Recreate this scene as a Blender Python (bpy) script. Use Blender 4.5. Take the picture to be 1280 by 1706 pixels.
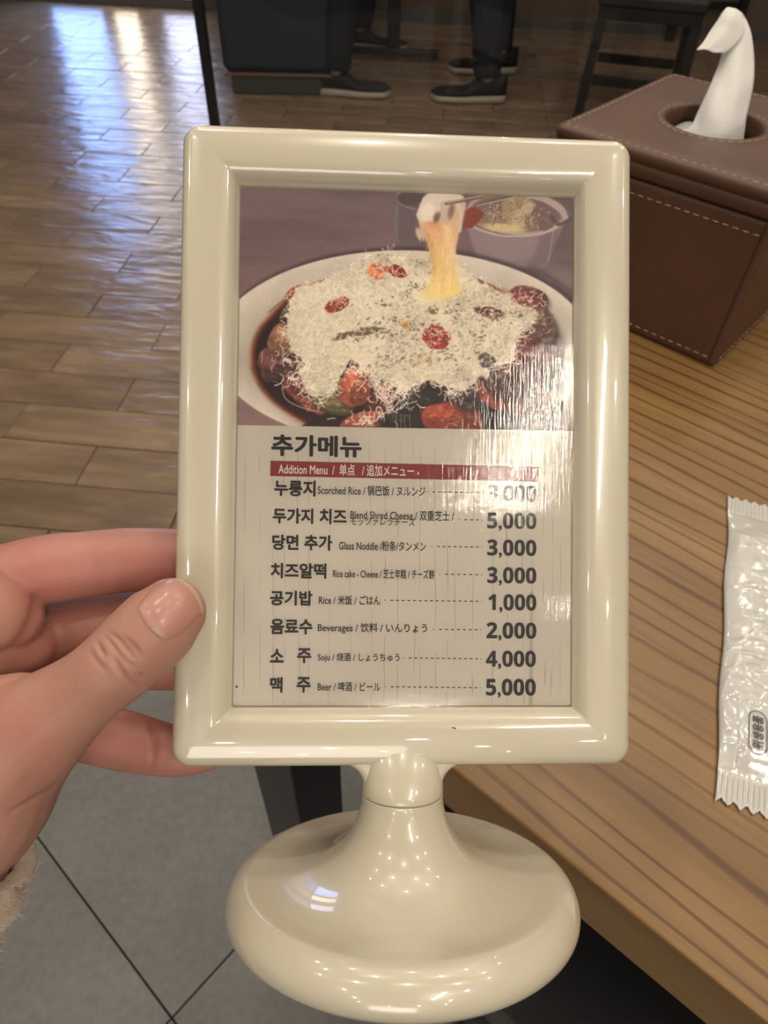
import bpy, bmesh, math, random
import numpy as np
from mathutils import Vector, Matrix
from mathutils.bvhtree import BVHTree
R = math.radians
S = bpy.context.scene
for o in list(bpy.data.objects): bpy.data.objects.remove(o)

# ---------------------------------------------------------------- camera
FPX, HC = 1171.84, 1.02
MC = np.array([[0.9993242, 0.0268481, 0.0251052], [0.0367572, -0.7299234, -0.6825399], [0.0, 0.6830014, -0.7304170]])
MC[0] = np.cross(MC[1], MC[2])
CAM = np.array([0, 0, HC])
cd = bpy.data.cameras.new('camera'); cam = bpy.data.objects.new('camera', cd); S.collection.objects.link(cam)
cd.sensor_fit = 'HORIZONTAL'; cd.sensor_width = 36; cd.lens = 36 * FPX / 1280; cd.clip_start = .01
mw = Matrix.Identity(4)
for i in range(3):
    mw[i][0] = MC[0][i]; mw[i][1] = -MC[1][i]; mw[i][2] = -MC[2][i]; mw[i][3] = CAM[i]
cam.matrix_world = mw
cd.dof.use_dof = True; cd.dof.focus_distance = .2; cd.dof.aperture_fstop = 38
S.camera = cam

# ---------------------------------------------------------------- world, exposure, large fill lights
S.view_settings.view_transform = 'Standard'; S.view_settings.look = 'None'
S.view_settings.gamma = 1; S.view_settings.use_curve_mapping = False
S.view_settings.exposure = -0.50
w = bpy.data.worlds.new('world'); S.world = w; w.use_nodes = True
w.node_tree.nodes['Background'].inputs[0].default_value = (1.0, .92, .80, 1)
w.node_tree.nodes['Background'].inputs[1].default_value = .24

def area(name, loc, energy, size, color=(1, .85, .66), shape='DISK', size_y=None, rot=(0, 0, 0), parent=None):
    l = bpy.data.lights.new(name, 'AREA'); l.energy = energy; l.shape = shape; l.size = size; l.color = color
    if size_y: l.size_y = size_y
    o = bpy.data.objects.new(name, l); S.collection.objects.link(o); o.location = loc; o.rotation_euler = rot
    if parent: o.parent = parent
    return o
ZC = 2.52
area('overhead_fill', (0.3, 1.5, ZC - .25), 12, 1.8, (1, .90, .78), 'SQUARE')  # unseen fill light added below the ceiling for softer lighting

area('rear_fill', (-.3, -3.4, 2.2), 62, 1.6, (1, .92, .82), 'SQUARE', rot=(R(62), 0, 0))  # unseen fill added behind the camera to brighten the frame face and card

# ---------------------------------------------------------------- helpers
def px(x, y, d):
    """point seen at photo pixel (x, y), d metres in front of the lens"""
    c = np.array([(x - 640) / FPX * d, (y - 853) / FPX * d, d]); return MC.T @ c + CAM
def plane_z(x, y, z):
    d = MC.T @ np.array([(x - 640) / FPX, (y - 853) / FPX, 1.]); return CAM + d * ((z - HC) / d[2])
def project(P):
    c = (np.asarray(P) - CAM) @ MC.T
    return np.stack([FPX * c[..., 0] / c[..., 2] + 640, FPX * c[..., 1] / c[..., 2] + 853], -1)

class NT:
    def __init__(s, name):
        s.m = bpy.data.materials.new(name); s.m.use_nodes = True; s.t = s.m.node_tree
        s.b = s.t.nodes['Principled BSDF']; s.out = s.t.nodes['Material Output']
    def n(s, typ, **kw):
        nd = s.t.nodes.new(typ)
        for k, v in kw.items():
            if k.startswith('i_'):
                key = k[2:]; key = int(key) if key.isdigit() else key.replace('_', ' ')
                nd.inputs[key].default_value = v
            else: setattr(nd, k, v)
        return nd
    def l(s, a, b): s.t.links.new(a, b)
    def p(s, **kw):
        for k, v in kw.items(): s.b.inputs[k.replace('_', ' ')].default_value = v
        return s
    def coord(s, scale=(1, 1, 1), rnd=False, rot=(0, 0, 0)):
        tc = s.n('ShaderNodeTexCoord'); mp = s.n('ShaderNodeMapping'); mp.inputs['Scale'].default_value = scale
        mp.inputs['Rotation'].default_value = rot
        s.l(tc.outputs['Object'], mp.inputs['Vector'])
        if rnd:
            oi = s.n('ShaderNodeObjectInfo'); mu = s.n('ShaderNodeMath', operation='MULTIPLY', i_1=37.0); s.l(oi.outputs['Random'], mu.inputs[0])
            cx = s.n('ShaderNodeCombineXYZ'); s.l(mu.outputs[0], cx.inputs[0]); s.l(mu.outputs[0], cx.inputs[1])
            s.l(cx.outputs[0], mp.inputs['Location'])
        return mp.outputs[0]
    def noise(s, vec, scale=5, detail=3, rough=.5, dist=0):
        nd = s.n('ShaderNodeTexNoise', i_Scale=scale, i_Detail=detail, i_Roughness=rough, i_Distortion=dist); s.l(vec, nd.inputs['Vector']); return nd.outputs['Fac']
    def ramp(s, fac, stops, interp='LINEAR'):
        nd = s.n('ShaderNodeValToRGB'); cr = nd.color_ramp; cr.interpolation = interp
        while len(cr.elements) < len(stops): cr.elements.new(.5)
        for e, (p, c) in zip(cr.elements, stops): e.position = p; e.color = (*c, 1) if len(c) == 3 else c
        s.l(fac, nd.inputs[0]); return nd.outputs[0]
    def bump(s, h, strength=.3, dist=.001, prev=None):
        nd = s.n('ShaderNodeBump', i_Strength=strength, i_Distance=dist); s.l(h, nd.inputs['Height'])
        if prev is not None: s.l(prev, nd.inputs['Normal'])
        s.l(nd.outputs[0], s.b.inputs['Normal']); return nd.outputs[0]
    def mix(s, fac, a, b, typ='MIX'):
        nd = s.n('ShaderNodeMix', data_type='RGBA', blend_type=typ)
        for v, i in ((fac, 0), (a, 6), (b, 7)):
            if hasattr(v, 'links'): s.l(v, nd.inputs[i])
            else: nd.inputs[i].default_value = v if i == 0 else (*v, 1)
        return nd.outputs[2]
def sr(r, g, b):
    return tuple(((c / 255) / 12.92 if c / 255 <= .04045 else ((c / 255 + .055) / 1.055) ** 2.4) for c in (r, g, b))
def simple(name, col, rough=.5, metal=0, **kw):
    m = NT(name); m.p(Base_Color=(*col, 1), Roughness=rough, Metallic=metal, **kw)
    return m.m
def grainy(name, col, rough=.5, amt=.12, scale=60, bump=.15, bdist=.0006, **kw):
    m = NT(name); m.p(Roughness=rough, **kw)
    v = m.coord(); f = m.noise(v, scale, 4, .6)
    m.l(m.ramp(f, [(.25, tuple(c * (1 - amt) for c in col)), (.75, tuple(min(1, c * (1 + amt)) for c in col))]), m.b.inputs['Base Color'])
    m.bump(m.noise(v, scale * 4, 3), bump, bdist)
    return m.m

def link(name, me, mat=None, parent=None, mw=None, smooth=True):
    o = bpy.data.objects.new(name, me); S.collection.objects.link(o)
    if mat is not None and not me.materials: me.materials.append(mat)
    if smooth and me.polygons: me.polygons.foreach_set('use_smooth', [True] * len(me.polygons))
    if mw is not None: o.matrix_world = mw
    if parent is not None: o.parent = parent
    return o
def mesh(name, v, f):
    me = bpy.data.meshes.new(name); me.from_pydata([tuple(map(float, p)) for p in v], [], f); me.update(); return me
def bm_mesh(name, bm):
    me = bpy.data.meshes.new(name); bmesh.ops.recalc_face_normals(bm, faces=bm.faces); bm.to_mesh(me); bm.free(); return me
def tag(o, label=None, cat=None, group=None, kind=None):
    if label: o['label'] = label
    if cat: o['category'] = cat
    if group: o['group'] = group
    if kind: o['kind'] = kind
    return o
def empty(name, loc=(0, 0, 0), rz=0, mw=None):
    o = bpy.data.objects.new(name, None); S.collection.objects.link(o); o.empty_display_size = .05
    if mw is not None: o.matrix_world = mw
    else: o.location = loc; o.rotation_euler = (0, 0, rz)
    return o
def add_box(bm, lo, hi, bev=0, seg=2):
    r = bmesh.ops.create_cube(bm, size=1); vs = r['verts']
    for v in vs:
        for i in range(3): v.co[i] = lo[i] + (v.co[i] + .5) * (hi[i] - lo[i])
    if bev:
        es = list({e for v in vs for e in v.link_edges})
        bmesh.ops.bevel(bm, geom=es, offset=bev, segments=seg, profile=.5, affect='EDGES')
    return vs
def box_obj(name, lo, hi, mat, parent=None, bev=.002, seg=2, smooth=False):
    bm = bmesh.new(); add_box(bm, lo, hi, bev, seg); return link(name, bm_mesh(name, bm), mat, parent, smooth=smooth)
def tube_bm(bm, pts, rad, n=12, cap=True, flat=None):
    """tapered tube through pts; flat = list of (scale along second axis)"""
    pts = [Vector(p) for p in pts]; rings = []
    up = Vector((0, 0, 1))
    for i, p in enumerate(pts):
        t = (pts[min(i + 1, len(pts) - 1)] - pts[max(i - 1, 0)]).normalized()
        a = t.cross(up)
        if a.length < .05: a = t.cross(Vector((0, 1, 0)))
        a.normalize(); b = t.cross(a).normalized()
        r = rad[i] if hasattr(rad, '__len__') else rad
        rings.append([bm.verts.new(p + a * (math.cos(2 * math.pi * k / n) * r) + b * (math.sin(2 * math.pi * k / n) * r)) for k in range(n)])
    for r0, r1 in zip(rings, rings[1:]):
        for k in range(n): bm.faces.new((r0[k], r0[(k + 1) % n], r1[(k + 1) % n], r1[k]))
    if cap: bm.faces.new(rings[0][::-1]); bm.faces.new(rings[-1])
def smooth_path(P, n=8):
    """Catmull-Rom through rows of numbers"""
    P = np.array(P, float); Q = np.vstack([2 * P[0] - P[1], P, 2 * P[-1] - P[-2]]); out = []
    for i in range(1, len(Q) - 2):
        for t in np.linspace(0, 1, n, endpoint=False):
            a, b, c, d = Q[i - 1:i + 3]
            out.append(.5 * (2 * b + (c - a) * t + (2 * a - 5 * b + 4 * c - d) * t * t + (3 * b - a - 3 * c + d) * t ** 3))
    out.append(P[-1]); return np.array(out)
def lathe(name, prof, n=96):
    v = []; f = []
    for r, z in prof:
        for k in range(n): a = 2 * math.pi * k / n; v.append((r * math.cos(a), r * math.sin(a), z))
    for i in range(len(prof) - 1):
        for k in range(n): f.append((i * n + k, i * n + (k + 1) % n, (i + 1) * n + (k + 1) % n, (i + 1) * n + k))
    return mesh(name, v, f)

# ================================================================ SETTING
# floor coordinates: U along the plank rows, V away from the viewer (units of metres)
AF = R(94.2178)
UU = np.array([math.sin(AF), math.cos(AF)]); VV = np.array([-math.cos(AF), math.sin(AF)])
def uv(u, v): return UU * u * HC + VV * v * HC           # arguments in camera heights
def uv_of(P): return float(np.dot(P[:2], UU)), float(np.dot(P[:2], VV))
ANG_F = math.atan2(UU[1], UU[0])
AT = R(-50.9)                                              # table direction
TU = np.array([math.sin(AT), math.cos(AT)]); TV = np.array([math.cos(AT), -math.sin(AT)])
ANG_T = math.atan2(TV[1], TV[0])

m_grout = grainy('dark_grout', (.012, .010, .009), .8)
bm = bmesh.new(); add_box(bm, (-4.5, -7.5, -.10), (4.5, 6.0, -.0125))
floor = link('floor', bm_mesh('floor', bm), m_grout, smooth=False); tag(floor, kind='structure')

def plank_material():
    m = NT('wood_look_planks')
    v = m.coord((1, 5.0, 1), True); v2 = m.coord((1.0, 2.4, 1), True)
    f = m.noise(v, 6, 5, .6, .4); g = m.noise(v2, 2.2, 3, .5, .3)
    c1 = m.ramp(f, [(.25, (.165, .118, .076)), (.5, (.235, .170, .112)), (.8, (.330, .250, .175))])
    c2 = m.ramp(g, [(.3, (.75, .72, .68)), (.7, (1.15, 1.1, 1.05))])
    col = m.mix(1.0, c1, c2, 'MULTIPLY')
    oi = m.n('ShaderNodeObjectInfo')
    tint = m.ramp(oi.outputs['Random'], [(0, (.88, .86, .84)), (.5, (1, .98, .95)), (1, (1.1, 1.08, 1.05))])
    m.l(m.mix(1.0, col, tint, 'MULTIPLY'), m.b.inputs['Base Color'])
    m.l(m.ramp(f, [(.3, (.34,) * 3), (.7, (.22,) * 3)]), m.b.inputs['Roughness'])
    v3 = m.coord((7, 34, 7), True); v4 = m.coord((5, 12, 5), True)
    b = m.bump(m.noise(v4, 1.3, 2, .5, .6), 1.0, .0060)
    m.bump(m.noise(v3, 1.3, 4, .6, .5), .75, .0024, b)
    m.p(Specular_IOR_Level=.75)
    return m.m
m_plank = plank_material()
random.seed(7)
PW, PL = .118, .4255
def plank_mesh(seed):
    rnd = random.Random(seed); bm = bmesh.new()
    L, Wd = PL * HC - .0022, PW * HC - .0022
    vs = add_box(bm, (-L / 2, -Wd / 2, -.012), (L / 2, Wd / 2, 0), .0012, 1)
    return bm_mesh('plank', bm)
pm = [plank_mesh(i) for i in range(3)]
for q in pm: q.materials.append(m_plank)
V0 = .694; planks = []; extra = []
rows = 36
for r in range(rows):
    v = V0 + (r + .5) * PW
    off = -.884 if r % 2 else -.680
    off += -.0005 * r + (.0 if r > 9 else -.006)
    if v > 1.5: off -= .006
    for k in range(-6, 9):
        u = off + (k + .5) * PL
        if u < -1.7 - .28 * v or u > .9 + .30 * v: continue
        planks.append((u, v))
planks.sort(key=lambda q: q[0] ** 2 * .5 + q[1] ** 2)
first = True
def put_plank(u, v, i):
    o = bpy.data.objects.new('plank', pm[i % 3]); S.collection.objects.link(o)
    p = uv(u, v); o.location = (p[0], p[1], random.uniform(-.0007, .0004))
    o.rotation_euler = (R(random.uniform(-.35, .35)), R(random.uniform(-.07, .07)), ANG_F); o.parent = floor
    return o
for i, (u, v) in enumerate(planks[:298]): put_plank(u, v, i)
if len(planks) > 298:
    bm = bmesh.new()
    for i, (u, v) in enumerate(planks[298:]):
        vs = add_box(bm, (-PL * HC / 2 + .001, -PW * HC / 2 + .001, -.012), (PL * HC / 2 - .001, PW * HC / 2 - .001, 0))
        p = uv(u, v); bmesh.ops.transform(bm, matrix=Matrix.Translation((p[0], p[1], 0)) @ Matrix.Rotation(ANG_F, 4, 'Z'), verts=vs)
    tag(link('plank_field', bm_mesh('plank_field', bm), m_plank, floor, smooth=False), kind='stuff')

# grey tiles, aligned with the table
def tile_material():
    m = NT('grey_stone_tile'); v = m.coord((1, 1, 1), True)
    f = m.noise(v, 5, 5, .6); g = m.noise(v, 90, 3, .6)
    c = m.ramp(f, [(.3, (.115, .112, .108)), (.7, (.165, .160, .152))])
    c2 = m.ramp(g, [(.3, (.86,) * 3), (.7, (1.1,) * 3)])
    m.l(m.mix(1, c, c2, 'MULTIPLY'), m.b.inputs['Base Color']); m.p(Roughness=.55)
    m.bump(g, .25, .0006); return m.m
m_tile = tile_material()
TD = uv_of  # direction of the long joint, from the photograph
d1 = plane_z(285, 1695, 0)[:2] - plane_z(98, 1443, 0)[:2]; d1 /= np.linalg.norm(d1); d2 = np.array([-d1[1], d1[0]])
X0 = plane_z(286, 1696, 0)[:2]; TS = .60
edge_pt = uv(0, V0)
def clip_poly(poly, n, c):
    out = []
    for i in range(len(poly)):
        a, b = poly[i], poly[(i + 1) % len(poly)]; da, db = np.dot(a, n) - c, np.dot(b, n) - c
        if da <= 0: out.append(a)
        if da * db < 0: out.append(a + (b - a) * (da / (da - db)))
    return out
for i in range(-4, 5):
    for j in range(-5, 4):
        g = .0010
        q = [X0 + d1 * (i * TS + s) + d2 * (j * TS + t) for s, t in ((g, g), (TS - g, g), (TS - g, TS - g), (g, TS - g))]
        # brick offset of every other row is not visible; rows cut along the plank field
        q = clip_poly(q, VV, V0 * HC - .004)
        if len(q) < 3: continue
        c = sum(q) / len(q)
        if abs(c[0]) > 1.7 or c[1] < -1.2 or c[1] > 1.2: continue
        bm = bmesh.new(); top = [bm.verts.new((p[0] - c[0], p[1] - c[1], 0)) for p in q]
        fc = bm.faces.new(top); ex = bmesh.ops.extrude_face_region(bm, geom=[fc])
        for vv in ex['geom']:
            if isinstance(vv, bmesh.types.BMVert): vv.co.z = -.012
        bmesh.ops.recalc_face_normals(bm, faces=bm.faces)
        bmesh.ops.bevel(bm, geom=[e for e in bm.edges if all(abs(vv.co.z) < 1e-6 for vv in e.verts)], offset=.0008, segments=1, affect='EDGES')
        o = link('tile', bm_mesh('tile', bm), m_tile, floor, smooth=False); o.location = (c[0], c[1], random.uniform(-.0003, .0002))
o = box_obj('threshold', (-2.4, -.006, -.012), (2.4, .006, .0005), grainy('brass_strip', (.05, .045, .04), .4), floor, .0006)
p = uv(0, V0); o.location = (p[0], p[1], 0); o.rotation_euler = (0, 0, ANG_F)

# back wall with lit windows
m_wall = grainy('brown_wall', (.16, .11, .075), .55)
WV = 4.70
wall = empty('wall_back', (*uv(0, WV), 0), ANG_F); tag(wall, kind='structure')
WX = lambda xp: uv_of(plane_z(xp, 6, 0))[0]              # where a photo column meets the wall foot
def emit(name, col, strength):
    m = NT(name); v = m.coord((1, 1, .4)); f = m.noise(v, 3, 2)
    c = m.ramp(f, [(.35, tuple(x * .75 for x in col)), (.65, col)])
    m.l(c, m.b.inputs['Emission Color']); m.p(Emission_Strength=strength, Base_Color=(.1, .1, .1, 1), Roughness=.2); return m.m
segs = [(WX(66), WX(172), (.30, .48, 1.0), 13.0), (WX(182), WX(236), (1.0, .86, .68), 11.0), (WX(272), WX(345), (.66, .72, 1.0), 10.0)]
HW = 1.5; xs = -4.3
def wall_piece(a, b, z0, z1): box_obj('wall_panel', (a, 0, z0), (b, .10, z1), m_wall, wall, .001)
cur = -4.3
for k, (a, b, c, s) in enumerate(segs):
    wall_piece(cur, a, 0, 2.6); wall_piece(a, b, HW, 2.6); wall_piece(a, b, 0, .03); cur = b
    wn = empty('window_%d' % (k + 1), (*uv(0, WV), 0), ANG_F); tag(wn, kind='structure')
    box_obj('pane', (a, .05, .03), (b, .058, HW), emit('lit_window_glass_%d' % k, c, s), wn, 0)
    bm = bmesh.new(); t = .012
    for lo, hi in (((a, .0, .03), (a + t, .07, HW)), ((b - t, .0, .03), (b, .07, HW)), ((a, .0, HW - t), (b, .07, HW)), ((a, .0, .03), (b, .07, .03 + t))): add_box(bm, lo, hi)
    link('window_frame', bm_mesh('window_frame', bm), simple('window_frame_metal', (.05, .05, .055), .4), wn, smooth=False)
wall_piece(cur, 4.3, 0, 2.6)
bb = box_obj('baseboard_back', (-4.3, -.012, -.01), (4.3, -.0005, .05), simple('baseboard_grey', (.10, .095, .09), .35)); bb.location = (*uv(0, WV), 0); bb.rotation_euler = (0, 0, ANG_F); tag(bb, kind='structure')

# ceiling with downlights
m_ceil = grainy('ceiling_paint', (.30, .26, .21), .8)
ceil = box_obj('ceiling', (-4.5, -7.5, ZC), (4.5, 6.0, ZC + .08), m_ceil, None, 0); tag(ceil, kind='structure')
m_lamp = NT('lamp_face'); m_lamp.p(Emission_Color=(1, .89, .74, 1), Emission_Strength=420.0); m_lamp = m_lamp.m
m_ring = simple('lamp_ring', (.5, .5, .48), .35, .6)
ring_me = lathe('ring', [(.052, -.001), (.052, -.006), (.040, -.010), (.036, -.004), (.036, -.001)], 20)
def disc(name, r, z, n=16):
    return mesh(name, [(r * math.cos(2 * math.pi * k / n), r * math.sin(2 * math.pi * k / n), z) for k in range(n)][::-1], [tuple(range(n))])
disc_me = disc('diffuser', .036, -.003)
ring_me.materials.append(m_ring); disc_me.materials.append(m_lamp)
random.seed(3)
DL = [(-1.5, 1.7), (-.75, 1.6), (.1, 1.75), (.9, 1.6), (1.7, 1.7), (-1.3, .9), (-.4, .85), (.5, .95), (1.3, .8), (-1.6, .1), (-.75, .05), (.05, .2), (.85, .05), (1.6, .1),
      (-1.2, -.8), (1.25, -.7), (-1.15, -1.6), (1.15, -1.7), (-1.0, 2.9), (.2, 3.0), (1.2, 2.9), (.60, -1.18), (-.5, 4.1), (.7, 4.2), (1.9, 4.0),  # far lamps ending this row added to brighten the floor behind the glass
      (-1.3, -2.5), (-.4, -2.7), (.45, -2.4), (1.3, -2.6), (-.9, -3.5), (.1, -3.7), (.95, -3.4), (-1.6, -4.6), (-.5, -4.9), (.5, -4.7), (1.5, -4.9), (-.1, -6.0), (1.0, -6.2), (-1.2, -6.1)]
for i, (x, y) in enumerate(DL):
    t = empty('ceiling_downlight', (x, y, ZC)); tag(t, 'small round recessed downlight with pale ring in the ceiling', 'downlight', 'recessed downlights in the ceiling')
    link('ring', ring_me, None, t); link('diffuser', disc_me, None, t)
# long lamp whose mirror image shows on the card and stand
t = empty('strip_lamp', (.645, -.87, ZC), R(-12)); tag(t, 'long narrow ceiling strip lamp above the table end', 'lamp')
box_obj('housing', (-.06, -.30, -.03), (.06, .30, -.001), simple('lamp_housing', (.3, .3, .3), .4), t, .003)
mm = NT('strip_lamp_glow'); mm.p(Emission_Color=(1, .90, .74, 1), Emission_Strength=95.0)
box_obj('diffuser', (-.045, -.28, -.040), (.045, .28, -.031), mm.m, t, .002)

# ================================================================ DINING TABLE
HT = HC - .30
def wood_material(name='oak_tabletop', mult=1.0):
    m = NT(name); v = m.coord((1, 1, 1))
    # grain runs along local y
    mp = m.coord((9.0, .55, 9.0)); n1 = m.noise(mp, 2.2, 3, .5, .8)
    mp2 = m.coord((70, 3.0, 70)); n2 = m.noise(mp2, 3.2, 4, .65, .6)
    mp3 = m.coord((1, .11, 1)); wv = m.n('ShaderNodeTexWave', wave_type='BANDS', bands_direction='X', wave_profile='SIN', i_Scale=26.0, i_Distortion=10.0, i_Detail=3.0); wv.inputs['Detail Scale'].default_value = .9; m.l(mp3, wv.inputs['Vector'])
    base = m.ramp(n1, [(.3, tuple(c * mult for c in (.150, .080, .025))), (.5, tuple(c * mult for c in (.198, .108, .036))), (.75, tuple(c * mult for c in (.250, .146, .053)))])
    fine = m.ramp(n2, [(.28, (.78, .74, .69)), (.48, (1, 1, 1)), (.8, (1.06, 1.06, 1.07))])
    band0 = m.ramp(wv.outputs['Fac'], [(.0, (1, 1, 1)), (.84, (1, .99, .98)), (.96, (.60, .50, .40)), (1.0, (.48, .38, .28))])
    mp4 = m.coord((7, 1.6, 7)); fade = m.ramp(m.noise(mp4, 1.3, 2), [(.34, (.15,) * 3), (.52, (1, 1, 1))]); band = m.mix(fade, (1, 1, 1), band0)
    c = m.mix(1, m.mix(1, base, fine, 'MULTIPLY'), band, 'MULTIPLY')
    m.l(c, m.b.inputs['Base Color']); m.p(Roughness=.38, Specular_IOR_Level=.45)
    m.bump(n2, .30, .0004); return m.m
m_wood = wood_material()
UE, VE = .865 * .30, .405 * .30                               # far edge, left edge (metres)
tc = TU * UE + TV * VE                                        # far left corner on the ground plan
table = empty('dining_table', (tc[0], tc[1], 0), ANG_T); tag(table, 'light brown oak dining table with thick edge beneath tissue box and wrapped wipe', 'table')
TL, TWd = 1.25, 1.15                                           # local x = away from edge (TV), local y = TU
bm = bmesh.new(); add_box(bm, (0, -TL, HT - .042), (TWd, 0, HT), .0012, 2)
link('tabletop', bm_mesh('tabletop', bm), m_wood, table, smooth=False)
m_blk = grainy('black_steel', (.012, .012, .014), .38, .2, 30, .1)
m_gry = m_blk
for (x, y) in ((.012, -.012), (TWd - .07, -.012), (.012, -TL + .07), (TWd - .07, -TL + .07)):
    box_obj('leg', (x, y - .055, .0), (x + .055, y, HT - .0425), m_blk, table, .0015)
for y0, y1 in ((-.052, -.022), (-TL + .022, -TL + .052)): box_obj('apron', (.0675, y0, HT - .09), (TWd - .0705, y1, HT - .0425), m_blk, table, .001)
box_obj('foot_rail', (.03, -TL + .07, .08), (.05, -.067, .10), m_blk, table, .001)

st_c = TU * -.085 + TV * .315
stool = empty('stool', (st_c[0], st_c[1], 0), ANG_T); tag(stool, 'black padded stool tucked below the oak table edge', 'stool')
m_pad = grainy('black_vinyl', (.008, .008, .009), .5, .2, 40, .1)
box_obj('seat', (-.21, -.205, .395), (.21, .205, .455), m_pad, stool, .014, 4)
for sx in (-1, 1):
    for sy in (-1, 1): box_obj('leg', (sx * .17 - .017, sy * .165 - .017, 0), (sx * .17 + .017, sy * .165 + .017, .3945), m_blk, stool, .002)
for sy in (-1, 1): box_obj('stretcher', (-.1525, sy * .165 - .010, .14), (.1525, sy * .165 + .010, .17), m_blk, stool, .002)

# ================================================================ TISSUE BOX
def at_t(v, z): return (v[0] * .3, v[1] * .3, z)
cA, cN, cB = np.array([.367, 1.814]) * .3, np.array([.782, 1.456]) * .3, np.array([.740, 2.286]) * .3
ex = cN - cA; LX = np.linalg.norm(ex); ex /= LX; LX += .005; ey = cB - cA; LY = np.linalg.norm(ey); ey = np.array([-ex[1], ex[0]])
BH = .425 * .3
cen = cA + ex * LX / 2 + ey * LY / 2
tb = empty('tissue_box', (cen[0], cen[1], HT), math.atan2(ex[1], ex[0])); tag(tb, 'brown stitched leather tissue box cover on the oak table', 'tissue box')
def leather(name, col):
    m = NT(name); v = m.coord(); f = m.noise(v, 14, 4, .6); g = m.noise(v, 420, 3, .6)
    m.l(m.ramp(f, [(.3, tuple(c * .82 for c in col)), (.7, tuple(c * 1.15 for c in col))]), m.b.inputs['Base Color'])
    m.p(Roughness=.52); b = m.bump(m.noise(v, 9, 3), .25, .004); m.bump(g, .30, .0004, b); return m.m
m_lea = leather('brown_leather', (.072, .030, .016)); m_lea2 = m_lea
m_th = simple('pale_thread', (.42, .28, .18), .7)
hx, hy = LX / 2, LY / 2; i0 = .0022
# body
bm = bmesh.new(); add_box(bm, (-hx + i0, -hy + i0, .001), (hx - i0, hy - i0, BH - .020), .003, 3)
body = link('body', bm_mesh('body', bm), m_lea, tb)
for q in (body,): q.data.polygons.foreach_set('use_smooth', [False] * len(q.data.polygons))
# lid: slab with a round hole (built as a ring of quads from the hole to the rounded square)
def sq_pt(a, hx, hy, rc):
    # point on a rounded rectangle in direction a
    c, s = math.cos(a), math.sin(a); t = min(hx / max(abs(c), 1e-9), hy / max(abs(s), 1e-9)); x, y = c * t, s * t
    ax, ay = abs(x), abs(y)
    if ax > hx - rc and ay > hy - rc:
        lo, hi = 0, t * 1.0
        for _ in range(30):
            mid = (lo + hi) / 2; X, Y = abs(c * mid), abs(s * mid)
            inside = not (X > hx - rc and Y > hy - rc and math.hypot(X - hx + rc, Y - hy + rc) > rc) and X <= hx and Y <= hy
            if inside: lo = mid
            else: hi = mid
        x, y = c * lo, s * lo
    return x, y
N = 160; RH = .0335
rings = []
zt = BH
def ring_c(r, z): return [(r * math.cos(2 * math.pi * k / N) - .0055, r * math.sin(2 * math.pi * k / N), z) for k in range(N)]
def ring_s(ins, z, rc=.006): return [(*sq_pt(2 * math.pi * k / N, hx - ins, hy - ins, max(.002, rc - ins)), z) for k in range(N)]
def mixr(a, b, t): return [tuple(np.array(p) * (1 - t) + np.array(q) * t) for p, q in zip(a, b)]
rings += [ring_c(RH + .0004, zt - .020), ring_c(RH, zt - .006), ring_c(RH + .0008, zt - .0018), ring_c(RH + .0024, zt - .0002), ring_c(RH + .0048, zt - .0004), ring_c(RH + .0058, zt - .0009), ring_c(RH + .0068, zt - .0004)]
a = ring_c(RH + .0075, zt - .0002); b = ring_s(.0075, zt - .0003)
for t_ in (0, .2, .4, .6, .8, 1): rings.append(mixr(a, b, t_))
rings += [ring_s(.0060, zt - .0009), ring_s(.0045, zt - .0004), ring_s(.0018, zt - .0012), ring_s(.0004, zt - .003), ring_s(.0, zt - .0055), ring_s(.0008, zt - .0085), ring_s(.0022, zt - .0092), ring_s(.0012, zt - .0100), ring_s(.0008, zt - .0130), ring_s(.0010, zt - .0165), ring_s(.0020, zt - .0185), ring_s(.0045, zt - .0190)]
v = [p for r_ in rings for p in r_]; f = []
for i in range(len(rings) - 1):
    for k in range(N): f.append((i * N + k, (i + 1) * N + k, (i + 1) * N + (k + 1) % N, i * N + (k + 1) % N))
link('lid', mesh('lid', v, f), m_lea, tb)
def stitches(name, pts, parent, L=.0042, gap=.0026, r=.00034, closed=False, mat=None, kind='stuff'):
    bm = bmesh.new(); pts = [Vector(p) for p in pts]
    if closed: pts.append(pts[0])
    acc = 0; seg = []
    cum = [0]
    for p, q in zip(pts, pts[1:]): cum.append(cum[-1] + (q - p).length)
    def at(s):
        for i in range(len(cum) - 1):
            if s <= cum[i + 1]: return pts[i].lerp(pts[i + 1], (s - cum[i]) / max(1e-9, cum[i + 1] - cum[i]))
        return pts[-1]
    s = 0
    while s + L < cum[-1]:
        tube_bm(bm, [at(s), at(s + L * .5), at(s + L)], [r * .6, r, r * .6], 6); s += L + gap
    return tag(link(name, bm_mesh(name, bm), mat or m_th, parent), kind=kind)
stitches('hole_stitching', [(x, y, z + .0001) for x, y, z in ring_c(RH + .0058, zt - .0007)], tb, closed=True)
stitches('lid_stitching', ring_s(.0058, zt - .0007), tb, closed=True)
for zz, nm in ((BH - .029, 'upper_stitching'), (.007, 'lower_stitching')):
    stitches(nm, [(-hx + i0 + .004, -hy + i0 - .0001, zz), (hx - i0 - .004, -hy + i0 - .0001, zz)], tb)
    stitches(nm, [(hx - i0 + .0001, -hy + i0 + .004, zz), (hx - i0 + .0001, hy - i0 - .004, zz)], tb)
box_obj('seam', (hx - i0 - .0060, -hy + i0 - .0006, .002), (hx - i0 - .0052, -hy + i0 + .001, BH - .021), simple('dark_seam', (.03, .012, .008), .6), tb, .0002)
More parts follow.
